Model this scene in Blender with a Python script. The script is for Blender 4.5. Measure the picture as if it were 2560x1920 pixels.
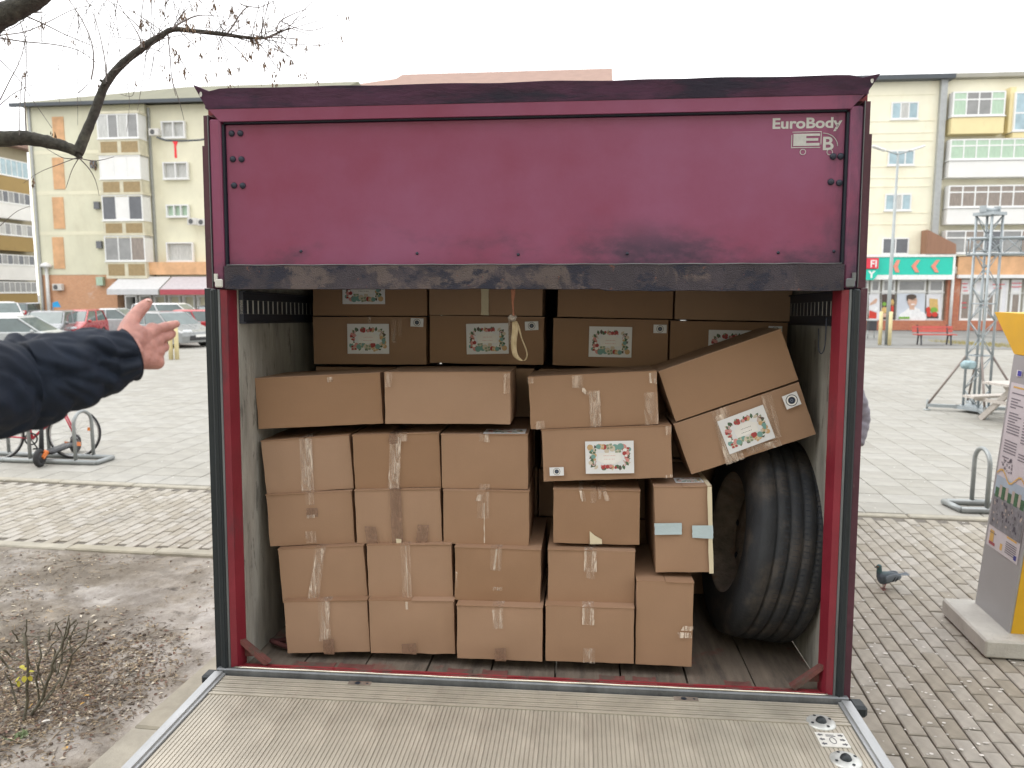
import bpy, bmesh, math, random
from mathutils import Matrix, Vector, Quaternion, noise
random.seed(7)
for o in list(bpy.data.objects): bpy.data.objects.remove(o, do_unlink=True)
sc = bpy.context.scene
col = sc.collection
R = math.radians
# ------------------------------------------------------------------ camera, sky, sun, exposure
FPX, PITCH, CAMH = 1923.0, R(7.0), 2.4          # focal length in pixels of the 2560 px wide photograph
cd = bpy.data.cameras.new('camera'); cam = bpy.data.objects.new('camera', cd); col.objects.link(cam)
cam.location = (0, 0, CAMH); cam.rotation_euler = (R(90) - PITCH, 0, 0)
cd.sensor_width = 36; cd.lens = FPX/2560*36; cd.clip_start = .05; cd.clip_end = 2000
cd.dof.use_dof = True; cd.dof.focus_distance = 3.05; cd.dof.aperture_fstop = 4.0
sc.camera = cam
SUN_EL, SUN_AZ = R(52), R(285)                    # azimuth clockwise from +Y: high on the left, behind the cloud
world = bpy.data.worlds.new('World'); sc.world = world; world.use_nodes = True
wn = world.node_tree; wn.nodes.clear()
sky = wn.nodes.new('ShaderNodeTexSky'); sky.sky_type = 'NISHITA'; sky.sun_disc = False
sky.sun_elevation = SUN_EL; sky.sun_rotation = SUN_AZ; sky.dust_density = 6; sky.air_density = 1.0; sky.ozone_density = .6
hs = wn.nodes.new('ShaderNodeHueSaturation'); hs.inputs['Saturation'].default_value = .18
mx = wn.nodes.new('ShaderNodeMixRGB'); mx.inputs['Fac'].default_value = .82
mx.inputs['Color2'].default_value = (13.9, 14.0, 14.2, 1)    # the closed cloud deck in front of the blue
bg = wn.nodes.new('ShaderNodeBackground'); bg.inputs['Strength'].default_value = .1
ow = wn.nodes.new('ShaderNodeOutputWorld')
wn.links.new(sky.outputs[0], hs.inputs['Color']); wn.links.new(hs.outputs[0], mx.inputs['Color1'])
wn.links.new(mx.outputs[0], bg.inputs['Color']); wn.links.new(bg.outputs[0], ow.inputs['Surface'])
sd = bpy.data.lights.new('sun', 'SUN'); sun = bpy.data.objects.new('sun', sd); col.objects.link(sun)
sd.energy = .6; sd.angle = R(60); sd.color = (1, .97, .92)
sun.rotation_euler = (R(90) - SUN_EL, 0, -SUN_AZ + math.pi)
sun.location = (0, -10, 20)
sc.view_settings.view_transform = 'Standard'; sc.view_settings.look = 'None'
sc.view_settings.exposure = .72; sc.view_settings.gamma = 1; sc.view_settings.use_curve_mapping = False
sc.render.engine = 'CYCLES'; sc.cycles.use_denoising = True; sc.cycles.max_bounces = 8; sc.cycles.transparent_max_bounces = 16
sc.cycles.caustics_reflective = False; sc.cycles.caustics_refractive = False

# ------------------------------------------------------------------ reading positions off the photograph
def ray(x, y):
    dx = (x - 1280)/FPX; dz = -(y - 960)/FPX; c, s = math.cos(PITCH), math.sin(PITCH)
    return Vector((dx, c + dz*s, -s + dz*c))
CAM = Vector((0, 0, CAMH))
def ground(x, y, z=0.0):
    r = ray(x, y); return CAM + r*((z - CAMH)/r.z)
def at(x, y, Y):
    r = ray(x, y); return CAM + r*(Y/r.y)
def proj(p):
    d = Vector(p) - CAM; c, s = math.cos(PITCH), math.sin(PITCH)
    zc = d.y*c - d.z*s; up = d.y*s + d.z*c
    return (1280 + FPX*d.x/zc, 960 - FPX*up/zc, zc)
class Plane:                                      # a vertical facade: local x along it, y into the building, z up
    def __init__(s, p, yaw):
        s.p = Vector((p.x, p.y, 0)); s.yaw = yaw
        s.u = Vector((math.cos(yaw), -math.sin(yaw), 0)); s.v = Vector((math.sin(yaw), math.cos(yaw), 0))
        s.m = Matrix((( s.u.x, s.v.x, 0, s.p.x), (s.u.y, s.v.y, 0, s.p.y), (0, 0, 1, 0), (0, 0, 0, 1)))
    def at(s, x, y, d=0.0):
        r = ray(x, y); t = (d - (CAM - s.p).dot(s.v))/r.dot(s.v); q = CAM + r*t - s.p
        return q.dot(s.u), q.z
TY = R(8.5)                                       # the square's paving grid
TU = Vector((math.cos(TY), -math.sin(TY), 0)); TV = Vector((math.sin(TY), math.cos(TY), 0))
def tp(a, b, z=0.0): v = TU*a + TV*b; return Vector((v.x, v.y, z))

# ------------------------------------------------------------------ materials
MATS = {}
def N(nt, typ, **kw):
    n = nt.nodes.new(typ)
    for k, v in kw.items():
        if hasattr(n, k): setattr(n, k, v)
        else: n.inputs[k.replace('_', ' ')].default_value = v
    return n
def rgba(c): return (c[0], c[1], c[2], 1)
def mat(name, base, rough=.6, metal=0.0, var=.12, vs=6.0, bump=0.0, bs=60.0, spec=.5, col2=None, stretch=None, rnd=0.0, sat=.12, coat=0.0, sheen=0.0):
    """plain surface: base colour broken up by two noises, optional second colour, bump and per-piece variation"""
    if name in MATS: return MATS[name]
    m = bpy.data.materials.new(name); m.use_nodes = True; nt = m.node_tree; L = nt.links.new
    b = nt.nodes['Principled BSDF']
    b.inputs['Roughness'].default_value = rough; b.inputs['Metallic'].default_value = metal
    b.inputs['Specular IOR Level'].default_value = spec; b.inputs['Coat Weight'].default_value = coat
    if sheen: b.inputs['Sheen Weight'].default_value = sheen
    tc = N(nt, 'ShaderNodeTexCoord'); mp = N(nt, 'ShaderNodeMapping')
    if stretch: mp.inputs['Scale'].default_value = stretch
    L(tc.outputs['Object'], mp.inputs['Vector'])
    n1 = N(nt, 'ShaderNodeTexNoise', Scale=vs, Detail=6.0, Roughness=.62); L(mp.outputs[0], n1.inputs['Vector'])
    cr = N(nt, 'ShaderNodeValToRGB'); e = cr.color_ramp.elements
    c2 = col2 or tuple(min(1, x*(1 + var)) for x in base)
    e[0].position = .32; e[0].color = rgba(tuple(x*(1 - var) for x in base)); e[1].position = .68; e[1].color = rgba(c2)
    L(n1.outputs['Fac'], cr.inputs['Fac']); out = cr.outputs['Color']
    if rnd:
        gi = N(nt, 'ShaderNodeNewGeometry'); oi = N(nt, 'ShaderNodeObjectInfo')
        ad = N(nt, 'ShaderNodeMath', operation='ADD'); L(gi.outputs['Random Per Island'], ad.inputs[0]); L(oi.outputs['Random'], ad.inputs[1])
        fr = N(nt, 'ShaderNodeMath', operation='FRACT'); L(ad.outputs[0], fr.inputs[0])
        mr = N(nt, 'ShaderNodeMapRange'); L(fr.outputs[0], mr.inputs['Value']); mr.inputs['To Min'].default_value = 1 - rnd; mr.inputs['To Max'].default_value = 1 + rnd*.7
        hv = N(nt, 'ShaderNodeHueSaturation'); L(out, hv.inputs['Color']); L(mr.outputs[0], hv.inputs['Value'])
        mr2 = N(nt, 'ShaderNodeMapRange'); L(fr.outputs[0], mr2.inputs['Value']); mr2.inputs['To Min'].default_value = 1 + sat; mr2.inputs['To Max'].default_value = 1 - sat
        L(mr2.outputs[0], hv.inputs['Saturation']); out = hv.outputs['Color']
    L(out, b.inputs['Base Color'])
    if bump:
        n2 = N(nt, 'ShaderNodeTexNoise', Scale=bs, Detail=5.0, Roughness=.6); L(mp.outputs[0], n2.inputs['Vector'])
        bp = N(nt, 'ShaderNodeBump', Strength=bump, Distance=.01); L(n2.outputs['Fac'], bp.inputs['Height']); L(bp.outputs[0], b.inputs['Normal'])
    rv = N(nt, 'ShaderNodeMapRange'); L(n1.outputs['Fac'], rv.inputs['Value']); rv.inputs['To Min'].default_value = max(0, rough - .1); rv.inputs['To Max'].default_value = min(1, rough + .1)
    L(rv.outputs[0], b.inputs['Roughness'])
    MATS[name] = m; return m
def graft(m, colour, scale, lo, hi, stretch=(1, 1, 1), amount=1.0, axis=None, span=None, detail=8.0, rough=None, dist=0.0):
    """lay dirt, rust or wear of its own shape over a material: noise between lo and hi, optionally only along a span of one axis"""
    nt = m.node_tree; L = nt.links.new; b = nt.nodes['Principled BSDF']
    src = b.inputs['Base Color'].links[0].from_socket
    tc = N(nt, 'ShaderNodeTexCoord'); mp = N(nt, 'ShaderNodeMapping'); mp.inputs['Scale'].default_value = stretch
    mp.inputs['Location'].default_value = (random.random()*9, random.random()*9, random.random()*9)
    L(tc.outputs['Object'], mp.inputs['Vector'])
    n = N(nt, 'ShaderNodeTexNoise', Scale=scale, Detail=detail, Roughness=.68, Distortion=dist); L(mp.outputs[0], n.inputs['Vector'])
    r = N(nt, 'ShaderNodeMapRange', interpolation_type='SMOOTHSTEP'); L(n.outputs['Fac'], r.inputs['Value']); r.inputs['From Min'].default_value = lo; r.inputs['From Max'].default_value = hi
    f = r.outputs[0]
    if axis is not None:
        sp = N(nt, 'ShaderNodeSeparateXYZ'); L(tc.outputs['Object'], sp.inputs[0])
        r2 = N(nt, 'ShaderNodeMapRange', interpolation_type='SMOOTHSTEP'); L(sp.outputs[axis], r2.inputs['Value']); r2.inputs['From Min'].default_value = span[0]; r2.inputs['From Max'].default_value = span[1]
        mu = N(nt, 'ShaderNodeMath', operation='MULTIPLY'); L(f, mu.inputs[0]); L(r2.outputs[0], mu.inputs[1]); f = mu.outputs[0]
    mu = N(nt, 'ShaderNodeMath', operation='MULTIPLY', use_clamp=True); L(f, mu.inputs[0]); mu.inputs[1].default_value = amount; f = mu.outputs[0]
    mi = N(nt, 'ShaderNodeMixRGB'); L(f, mi.inputs['Fac']); L(src, mi.inputs['Color1']); mi.inputs['Color2'].default_value = rgba(colour)
    L(mi.outputs[0], b.inputs['Base Color'])
    if rough is not None:
        rs = b.inputs['Roughness'].links[0].from_socket; m2 = N(nt, 'ShaderNodeMixRGB'); L(f, m2.inputs['Fac']); L(rs, m2.inputs['Color1']); m2.inputs['Color2'].default_value = (rough,)*3 + (1,)
        L(m2.outputs[0], b.inputs['Roughness'])
    return m
def glass(name, tint, rough=.06):
    return mat(name, tint, rough=rough, var=.25, vs=1.2, spec=.9)

# ------------------------------------------------------------------ mesh builder
class MB:
    def __init__(s): s.v = []; s.f = []; s.mi = []; s.sm = []
    def add(s, vs, fs, mi=0, smooth=False):
        o = len(s.v); s.v += [tuple(p) for p in vs]
        for f in fs: s.f.append(tuple(i + o for i in f)); s.mi.append(mi); s.sm.append(smooth)
        return s
    def box(s, c, d, m=None, mi=0, bev=0.0):
        x, y, z = d[0]/2, d[1]/2, d[2]/2
        if bev <= 0:
            vs = [Vector((a*x, b*y, e*z)) for a in (-1, 1) for b in (-1, 1) for e in (-1, 1)]
            fs = [(0, 1, 3, 2), (4, 6, 7, 5), (0, 4, 5, 1), (2, 3, 7, 6), (0, 2, 6, 4), (1, 5, 7, 3)]
        else:
            b_ = min(bev, x*.9, y*.9, z*.9); vs = []; idx = {}
            for a in (-1, 1):
                for b in (-1, 1):
                    for e in (-1, 1):
                        for k in range(3):
                            q = [a*x, b*y, e*z]
                            for j, sg in enumerate((a, b, e)):
                                if j != k: q[j] -= sg*b_
                            idx[(a, b, e, k)] = len(vs); vs.append(Vector(q))
            fs = []
            def I(a, b, e, k): return idx[(a, b, e, k)]
            for sg in (-1, 1):
                fs.append([I(sg, -1, -1, 0), I(sg, 1, -1, 0), I(sg, 1, 1, 0), I(sg, -1, 1, 0)][::sg])
                fs.append([I(-1, sg, -1, 1), I(-1, sg, 1, 1), I(1, sg, 1, 1), I(1, sg, -1, 1)][::sg])
                fs.append([I(-1, -1, sg, 2), I(1, -1, sg, 2), I(1, 1, sg, 2), I(-1, 1, sg, 2)][::sg])
            for a in (-1, 1):
                for b in (-1, 1):
                    fs.append([I(a, b, -1, 0), I(a, b, -1, 1), I(a, b, 1, 1), I(a, b, 1, 0)][::a*b])
                    fs.append([I(-1, a, b, 1), I(-1, a, b, 2), I(1, a, b, 2), I(1, a, b, 1)][::a*b])
                    fs.append([I(a, -1, b, 2), I(a, -1, b, 0), I(a, 1, b, 0), I(a, 1, b, 2)][::a*b])
                    for e in (-1, 1): fs.append([I(a, b, e, 0), I(a, b, e, 1), I(a, b, e, 2)][::a*b*e])
        c = Vector(c)
        vs = [(m @ p if m else p) + c for p in vs]
        return s.add(vs, [tuple(f) for f in fs], mi)
    def bb(s, lo, hi, mi=0, bev=0.0):
        return s.box([(a + b)/2 for a, b in zip(lo, hi)], [abs(b - a) for a, b in zip(lo, hi)], None, mi, bev)
    def quad(s, a, b, c, d, mi=0): return s.add([a, b, c, d], [(0, 1, 2, 3)], mi)
    def poly(s, pts, d, mi=0):
        """flat outline extruded by vector d"""
        n = len(pts); P = [Vector(p) for p in pts]; d = Vector(d)
        fs = [tuple(range(n)), tuple(range(2*n - 1, n - 1, -1))] + [(i, n + i, n + (i + 1) % n, (i + 1) % n) for i in range(n)]
        return s.add(P + [p + d for p in P], fs, mi)
    def tube(s, path, r, seg=8, mi=0, closed=False, caps=True, smooth=True, up=None):
        P = [Vector(p) for p in path]; n = len(P); rr = r if isinstance(r, (list, tuple)) else [r]*n
        vs = []; prev = None
        for i in range(n):
            t = (P[(i + 1) % n] - P[i - 1]) if closed else (P[min(i + 1, n - 1)] - P[max(i - 1, 0)])
            if t.length < 1e-9: t = Vector((0, 0, 1))
            t.normalize()
            if prev is None:
                a = Vector(up) if up else (Vector((0, 0, 1)) if abs(t.z) < .9 else Vector((1, 0, 0)))
            else: a = prev
            x = (a - t*a.dot(t))
            if x.length < 1e-6: x = t.orthogonal()
            x.normalize(); y = t.cross(x); prev = x
            for k in range(seg):
                g = 2*math.pi*k/seg; vs.append(P[i] + (x*math.cos(g) + y*math.sin(g))*rr[i])
        fs = []
        for i in range(n if closed else n - 1):
            j = (i + 1) % n
            for k in range(seg): fs.append((i*seg + k, i*seg + (k + 1) % seg, j*seg + (k + 1) % seg, j*seg + k))
        if caps and not closed: fs += [tuple(range(seg - 1, -1, -1)), tuple(range((n - 1)*seg, n*seg))]
        return s.add(vs, fs, mi, smooth)
    def bar(s, a, b, w, h=None, mi=0, up=(0, 0, 1)):
        a, b = Vector(a), Vector(b); h = h or w; t = (b - a).normalized(); u = Vector(up)
        x = t.cross(u)
        if x.length < 1e-4: x = t.orthogonal()
        x.normalize(); y = x.cross(t)
        m = Matrix((x, t, y)).transposed()
        return s.box((a + b)/2, (w, (b - a).length, h), m, mi)
    def lathe(s, prof, axis_m, seg=32, mi=0, smooth=True, closed=False):
        """profile of (radius, height) turned round local z, placed by axis_m"""
        n = len(prof); vs = []
        for (r_, z) in prof:
            for k in range(seg):
                g = 2*math.pi*k/seg; vs.append(axis_m @ Vector((r_*math.cos(g), r_*math.sin(g), z)))
        fs = []
        for i in range(n if closed else n - 1):
            j = (i + 1) % n
            for k in range(seg): fs.append((i*seg + k, i*seg + (k + 1) % seg, j*seg + (k + 1) % seg, j*seg + k))
        return s.add(vs, fs, mi, smooth)
    def disc(s, c, r, n=14, mi=0, nrm='y', sx=1.0, sy=1.0, rot=0.0):
        vs = []
        for k in range(n):
            g = 2*math.pi*k/n; a, b = r*sx*math.cos(g), r*sy*math.sin(g)
            a, b = a*math.cos(rot) - b*math.sin(rot), a*math.sin(rot) + b*math.cos(rot)
            vs.append((c[0] + a, c[1], c[2] + b) if nrm == 'y' else (c[0] + a, c[1] + b, c[2]))
        return s.add(vs, [tuple(range(n))], mi)
    def ball(s, c, r, sx=1, sy=1, sz=1, u=12, v=8, mi=0, m=None):
        vs = []; c = Vector(c)
        for i in range(v + 1):
            th = math.pi*i/v
            for k in range(u):
                g = 2*math.pi*k/u; p = Vector((r*sx*math.sin(th)*math.cos(g), r*sy*math.sin(th)*math.sin(g), r*sz*math.cos(th)))
                vs.append(c + (m @ p if m else p))
        fs = [(i*u + k, (i + 1)*u + k, (i + 1)*u + (k + 1) % u, i*u + (k + 1) % u) for i in range(v) for k in range(u)]
        return s.add(vs, fs, mi, True)
    def mesh(s, name, mats):
        me = bpy.data.meshes.new(name); me.from_pydata(s.v, [], s.f)
        for m in (mats if isinstance(mats, (list, tuple)) else [mats]): me.materials.append(m)
        me.polygons.foreach_set('material_index', s.mi); me.polygons.foreach_set('use_smooth', s.sm); me.update()
        return me
    def build(s, name, mats, parent=None, m=None): return link(name, s.mesh(name, mats), parent, m)
def link(name, data, parent=None, m=None):
    o = bpy.data.objects.new(name, data); col.objects.link(o)
    if parent is not None: o.parent = parent
    if m is not None: o.matrix_basis = m
    return o
def tag(o, label=None, cat=None, group=None, kind=None):
    for k, v in (('label', label), ('category', cat), ('group', group), ('kind', kind)):
        if v: o[k] = v
    return o
def empty(name, m=None, loc=None): 
    o = link(name, None, None, m)
    if loc is not None: o.location = loc
    o.empty_display_size = .2; return o
def copy_tree(o, parent=None):
    c = o.copy(); col.objects.link(c); c.parent = parent
    for ch in o.children: copy_tree(ch, c)
    return c
def rotz(a): return Matrix.Rotation(a, 4, 'Z')
def trs(loc, rz=0): return Matrix.Translation(loc) @ Matrix.Rotation(rz, 4, 'Z')
def add_weld(o, bevel=None):
    if bevel:
        b = o.modifiers.new('bevel', 'BEVEL'); b.width = bevel; b.segments = 2; b.limit_method = 'ANGLE'
    return o
def text_mesh(name, txt, size, mats, parent, m, extrude=.0008, offset=0.0, sx=1.0, shear=0.0, align='LEFT'):
    cu = bpy.data.curves.new(name, 'FONT'); cu.body = txt; cu.size = size; cu.extrude = extrude; cu.offset = offset; cu.shear = shear; cu.align_x = align
    t = bpy.data.objects.new(name, cu); col.objects.link(t)
    bpy.context.view_layer.update()
    me = bpy.data.meshes.new_from_object(t.evaluated_get(bpy.context.evaluated_depsgraph_get()))
    bpy.data.objects.remove(t, do_unlink=True); bpy.data.curves.remove(cu)
    me.materials.clear(); me.materials.append(mats)
    o = link(name, me, parent, m @ Matrix.Diagonal((sx, 1, 1, 1))); return o
FACE_Y = Matrix.Rotation(R(90), 4, 'X')           # lettering laid in local xy stands up, facing -y
# ================================================================== THE GROUND
m_asphalt = mat('asphalt', (.22, .22, .21), .9, var=.2, vs=.6, bump=.2, bs=40)
m_joint = mat('paver_joint_sand', (.15, .135, .115), .95, var=.3, vs=30)
m_paver = mat('concrete_paver', (.355, .328, .28), .88, var=.16, vs=9, bump=.25, bs=140, rnd=.16, sat=.25)
graft(m_paver, (.20, .19, .17), .7, .52, .75, amount=.45)
graft(m_paver, (.16, .15, .13), 26, .62, .75, amount=.5)
m_slab = mat('concrete_slab', (.325, .314, .282), .85, var=.12, vs=3, bump=.2, bs=100, rnd=.07)
graft(m_slab, (.24, .225, .195), .45, .46, .72, amount=.6)
graft(m_slab, (.22, .21, .185), 3, .58, .7, amount=.35)
graft(m_slab, (.45, .33, .20), 1.1, .66, .76, amount=.5)
m_kerb = mat('kerb_concrete', (.34, .315, .255), .9, var=.16, vs=7, bump=.3, bs=90, rnd=.06)
graft(m_kerb, (.22, .19, .14), 5, .55, .8, amount=.5)
m_soil = mat('bed_soil', (.18, .152, .118), .97, var=.35, vs=5, bump=1.0, bs=45, col2=(.32, .28, .225))
graft(m_soil, (.50, .475, .45), 1.3, .48, .66, amount=.65, detail=10)
graft(m_soil, (.52, .49, .455), 2.2, .38, .62, amount=.5, axis=0, span=(-3.3, -2.4), detail=10)
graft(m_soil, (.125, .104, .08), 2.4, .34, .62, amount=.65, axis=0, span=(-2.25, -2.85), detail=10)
graft(m_soil, (.05, .042, .035), 7, .58, .72, amount=.8)
g = MB(); g.quad((-260, -40, -.02), (260, -40, -.02), (260, 320, -.02), (-260, 320, -.02))
tag(g.build('ground', m_asphalt), kind='structure')

def paver_mesh(name, l, w, m, t=.03, ch=.007, gap=.010):
    b = MB(); x, y = l/2 - gap/2, w/2 - gap/2
    vs = []
    for (k, z) in ((0, -t), (0, -ch*.7), (ch, 0)):
        vs += [(-x + k, -y + k, z), (x - k, -y + k, z), (x - k, y - k, z), (-x + k, y - k, z)]
    fs = [(8, 9, 10, 11)] + [(4*r_ + i, 4*r_ + (i + 1) % 4, 4*r_ + 4 + (i + 1) % 4, 4*r_ + 4 + i) for r_ in (0, 1) for i in range(4)]
    b.add(vs, fs); return b, b.mesh(name, m)
def in_view(p, side):
    x, y, z = proj(p)
    if z < .5 or not (-10 < x < 2570 and -10 < y < 1930): return False
    if side(x, y): return True
    return False
def lay(surface, name, cells, l, w, m, side, label_stuff, tilt=.006, gap=.010):
    """the 300 pieces that show largest are objects; the rest of the surface is one mesh"""
    pb, me = paver_mesh(name, l, w, m, gap=gap)
    vis = sorted([c for c in cells if in_view(c[0], side)], key=lambda c: proj(c[0])[2])[:300]
    ids = set(id(c) for c in vis)
    rng = random.Random(3)
    for c in vis:
        o = link(name, me, surface)
        o.matrix_basis = Matrix.Translation(c[0] + Vector((0, 0, rng.uniform(-.003, .003)))) @ Matrix.Rotation(c[1] + rng.gauss(0, .006), 4, 'Z') @ Matrix.Rotation(rng.gauss(0, tilt), 4, 'X') @ Matrix.Rotation(rng.gauss(0, tilt), 4, 'Y')
    b = MB()
    for c in cells:
        if id(c) in ids: continue
        ca, sa = math.cos(c[1] + rng.gauss(0, .005)), math.sin(c[1]); zz = rng.uniform(-.003, .003); tx, ty = rng.gauss(0, tilt), rng.gauss(0, tilt)
        b.add([(c[0].x + v[0]*ca - v[1]*sa, c[0].y + v[0]*sa + v[1]*ca, c[0].z + v[2] + zz + tx*v[0] + ty*v[1]) for v in pb.v], pb.f)
    tag(b.build(label_stuff, m, surface), kind='stuff')
BED_V, KERB_U, STRIP_V = 6.15, -2.62, 8.45        # far edge of the planting bed, edge of the bed beside the truck, edging strip
# brick paving: running bond with its courses pointing away from the camera
sheet = MB(); sheet.quad(tp(-14, -1, -.012), tp(12, -1, -.012), tp(12, STRIP_V, -.012), tp(-14, STRIP_V, -.012))
pav = tag(sheet.build('pavement', m_joint), kind='structure')
cells = []
L_, W_ = .205, .105
j = 0; a = -11.0
while a < 9.0:
    b = .6 + (j % 2)*L_/2
    while b < STRIP_V - .1:
        if not (a < KERB_U + .25 and b < BED_V + .22): cells.append((tp(a, b, .004), math.pi/2 - TY))
        b += L_
    a += W_; j += 1
lay(pav, 'paver', cells, L_, W_, m_paver, lambda x, y: (x > 2118 and not (x > 2345 and y < 1655 and y > 1480)) or x < 545, 'brick_paving')
# slabs of the square
sheet = MB(); sheet.quad(tp(-22, STRIP_V, -.014), tp(22, STRIP_V, -.014), tp(22, 34, -.014), tp(-22, 34, -.014))
sq = tag(sheet.build('square', m_joint), kind='structure')
cells = []; S_ = .4; a = -20.0; i = 0
while a < 20:
    b = STRIP_V + .36
    while b < 33.5: cells.append((tp(a, b, .002), -TY)); b += S_
    a += S_; i += 1
lay(sq, 'slab', cells, S_, S_, m_slab, lambda x, y: (x > 2150 or x < 530) and y < 1330, 'slab_paving', .002, .008)
# kerbs and edging strips
def kerb_row(name, p0, p1, w, z0, z1, n, label=None):
    k = None; d = (p1 - p0); ang = math.atan2(d.y, d.x); l = d.length/n
    root = tag(empty(name, Matrix.Translation(p0)), kind='structure')
    kb = MB(); kb.box((0, 0, (z0 + z1)/2), (l - .008, w, z1 - z0), bev=.012); me = kb.mesh('kerb_stone', m_kerb)
    for i in range(n):
        q = d*((i + .5)/n)
        link('kerb_stone', me, root, Matrix.Translation(q + Vector((random.gauss(0, .003), random.gauss(0, .003), random.gauss(0, .004)))) @ Matrix.Rotation(ang + random.gauss(0, .004), 4, 'Z'))
    return root
kerb_row('edging_strip', tp(-14, STRIP_V + .06), tp(10, STRIP_V + .06), .12, -.1, .012, 24)
kerb_row('bed_kerb', tp(-9.5, BED_V + .09), tp(KERB_U + .18, BED_V + .09), .13, -.1, .035, 8)
kerb_row('truck_side_kerb', tp(KERB_U + .1, 1.0), tp(KERB_U + .1, BED_V + .02), .2, -.1, .04, 6)
# planting bed: uneven soil
def soil_h(a, b):
    p = Vector((a*1.1, b*1.1, 0)); h = .03*noise.noise(p*1.3) + .018*noise.noise(p*4) + .012*noise.noise(p*11) + .006*noise.noise(p*27)
    e = min(1, max(0, min(KERB_U - a, BED_V - b)/.35)); return .012 + e*(.03 + h) + (1 - e)*h*.3
bm_ = MB(); nx, ny = 200, 180; A0, A1, B0, B1 = -9.0, KERB_U + .02, .8, BED_V + .03
for i in range(nx + 1):
    for jj in range(ny + 1):
        a = A0 + (A1 - A0)*(i/nx)**.7; b = B0 + (B1 - B0)*jj/ny; q = tp(a, b, soil_h(a, b)); bm_.v.append(tuple(q))
for i in range(nx):
    for jj in range(ny):
        k = i*(ny + 1) + jj; bm_.f.append((k, k + ny + 1, k + ny + 2, k + 1)); bm_.mi.append(0); bm_.sm.append(True)
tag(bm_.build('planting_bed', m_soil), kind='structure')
# leaf litter, clods and twigs on the soil
lit = MB(); rng = random.Random(11)
for k in range(17000):
    a = KERB_U - .04 - 4.2*rng.random()**.8; b = rng.uniform(2.6, BED_V - .05)
    if k > 9500: a, b = -3.45 + rng.gauss(0, .38), 3.85 + rng.gauss(0, .42)
    if a > KERB_U - .03: continue
    dens = .46 + .8*noise.noise(Vector((a*.9, b*.9, 3))) + (.55 if (a + 3.75)**2 + (b - 3.9)**2 < 1.2 else 0) - .25*max(0, 1 - (KERB_U - a)/.5)
    if a < -8.5 or rng.random() > max(.05, dens): continue
    q = tp(a, b, soil_h(a, b) + .004); s_ = rng.uniform(.006, .022); g_ = rng.uniform(0, 6.28); t_ = rng.uniform(-.7, .7)
    kind = rng.random()
    if kind < .60:                                # curled leaf
        w_ = s_*rng.uniform(.3, .55); ex = Vector((math.cos(g_), math.sin(g_), t_*.5)); ey = Vector((-math.sin(g_), math.cos(g_), rng.uniform(-.5, .5))); up = Vector((0, 0, s_*rng.uniform(.1, .4)))
        lit.add([q - ex*s_, q + ey*w_ + up, q + ex*s_, q - ey*w_ + up*.5, q + up*.2], [(0, 1, 4), (1, 2, 4), (2, 3, 4), (3, 0, 4)], rng.choice((0, 0, 0, 1, 1, 2, 3, 3)))
    elif kind < .66:                              # clod
        lit.ball(q, s_*rng.uniform(.4, 1.0), 1, rng.uniform(.6, 1), rng.uniform(.45, .7), 6, 4, rng.choice((4, 4, 5)), Matrix.Rotation(g_, 3, 'Z'))
    else:                                         # twig
        e = Vector((math.cos(g_), math.sin(g_), t_*.2))*s_*rng.uniform(1.2, 3); lit.tube([q - e, q + e*.1 + Vector((0, 0, .006)), q + e], .0016, 4, rng.choice((5, 1)))
lm = [mat('dead_leaf_brown', (.19, .145, .105), .9, var=.3, rnd=.3), mat('dead_leaf_tan', (.38, .30, .20), .9, var=.2, rnd=.25), mat('dead_leaf_pale', (.62, .56, .44), .9, rnd=.15), mat('dead_leaf_russet', (.19, .115, .085), .9, rnd=.25), mat('soil_clod', (.15, .125, .10), .98, var=.4, vs=60), mat('twig_bark', (.16, .135, .11), .9, var=.3, vs=50)]
tag(lit.build('leaf_litter', lm), 'dry brown leaves, clods and bits of twig strewn over the soil', 'litter', kind='stuff')
# a few pale petals and yellow leaves lying singly on the bed
def lone_leaf(name, px, py, s_, m, label, cat, ang, group=None):
    q = ground(px, py, .05); a_, b_ = q.dot(TU), q.dot(TV); q.z = soil_h(a_, b_) + .012
    b = MB(); n = 9; vs = [(0, 0, .0)]
    for k in range(n):
        t = 2*math.pi*k/n; r_ = s_*(.62 + .38*abs(math.cos(t))); vs.append((r_*math.cos(t), r_*.6*math.sin(t), .25*s_*abs(math.sin(t))))
    b.add(vs, [(0, k + 1, (k + 1) % n + 1) for k in range(n)], 0, True)
    tag(b.build(name, m, None, Matrix.Translation(q) @ Matrix.Rotation(ang, 4, 'Z')), label, cat, group)
m_petal = mat('white_petal', (.78, .76, .70), .7); m_yleaf = mat('yellow_leaf', (.62, .50, .06), .7, var=.2, vs=40, col2=(.50, .52, .06)); m_oleaf = mat('orange_leaf', (.60, .36, .10), .75)
lone_leaf('white_petal', 115, 1806, .022, m_petal, 'white curled petal on the soil right below the pruned rose bush', 'petal', .4)
lone_leaf('white_petal', 94, 1706, .018, m_petal, 'pale cream petal caught among the rose stems beside yellow leaves', 'petal', .9)
lone_leaf('yellow_leaf', 206, 1757, .015, m_oleaf, 'small yellow fallen leaf lying alone between rose bush and kerb', 'leaf', 1.2)
lone_leaf('orange_leaf', 217, 1738, .014, m_oleaf, 'small orange fallen leaf touching the yellow one on the soil', 'leaf', .2)
lone_leaf('orange_leaf', 168, 1868, .013, m_oleaf, 'orange leaf fragment on bare soil near the lower picture edge', 'leaf', 2)
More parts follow.
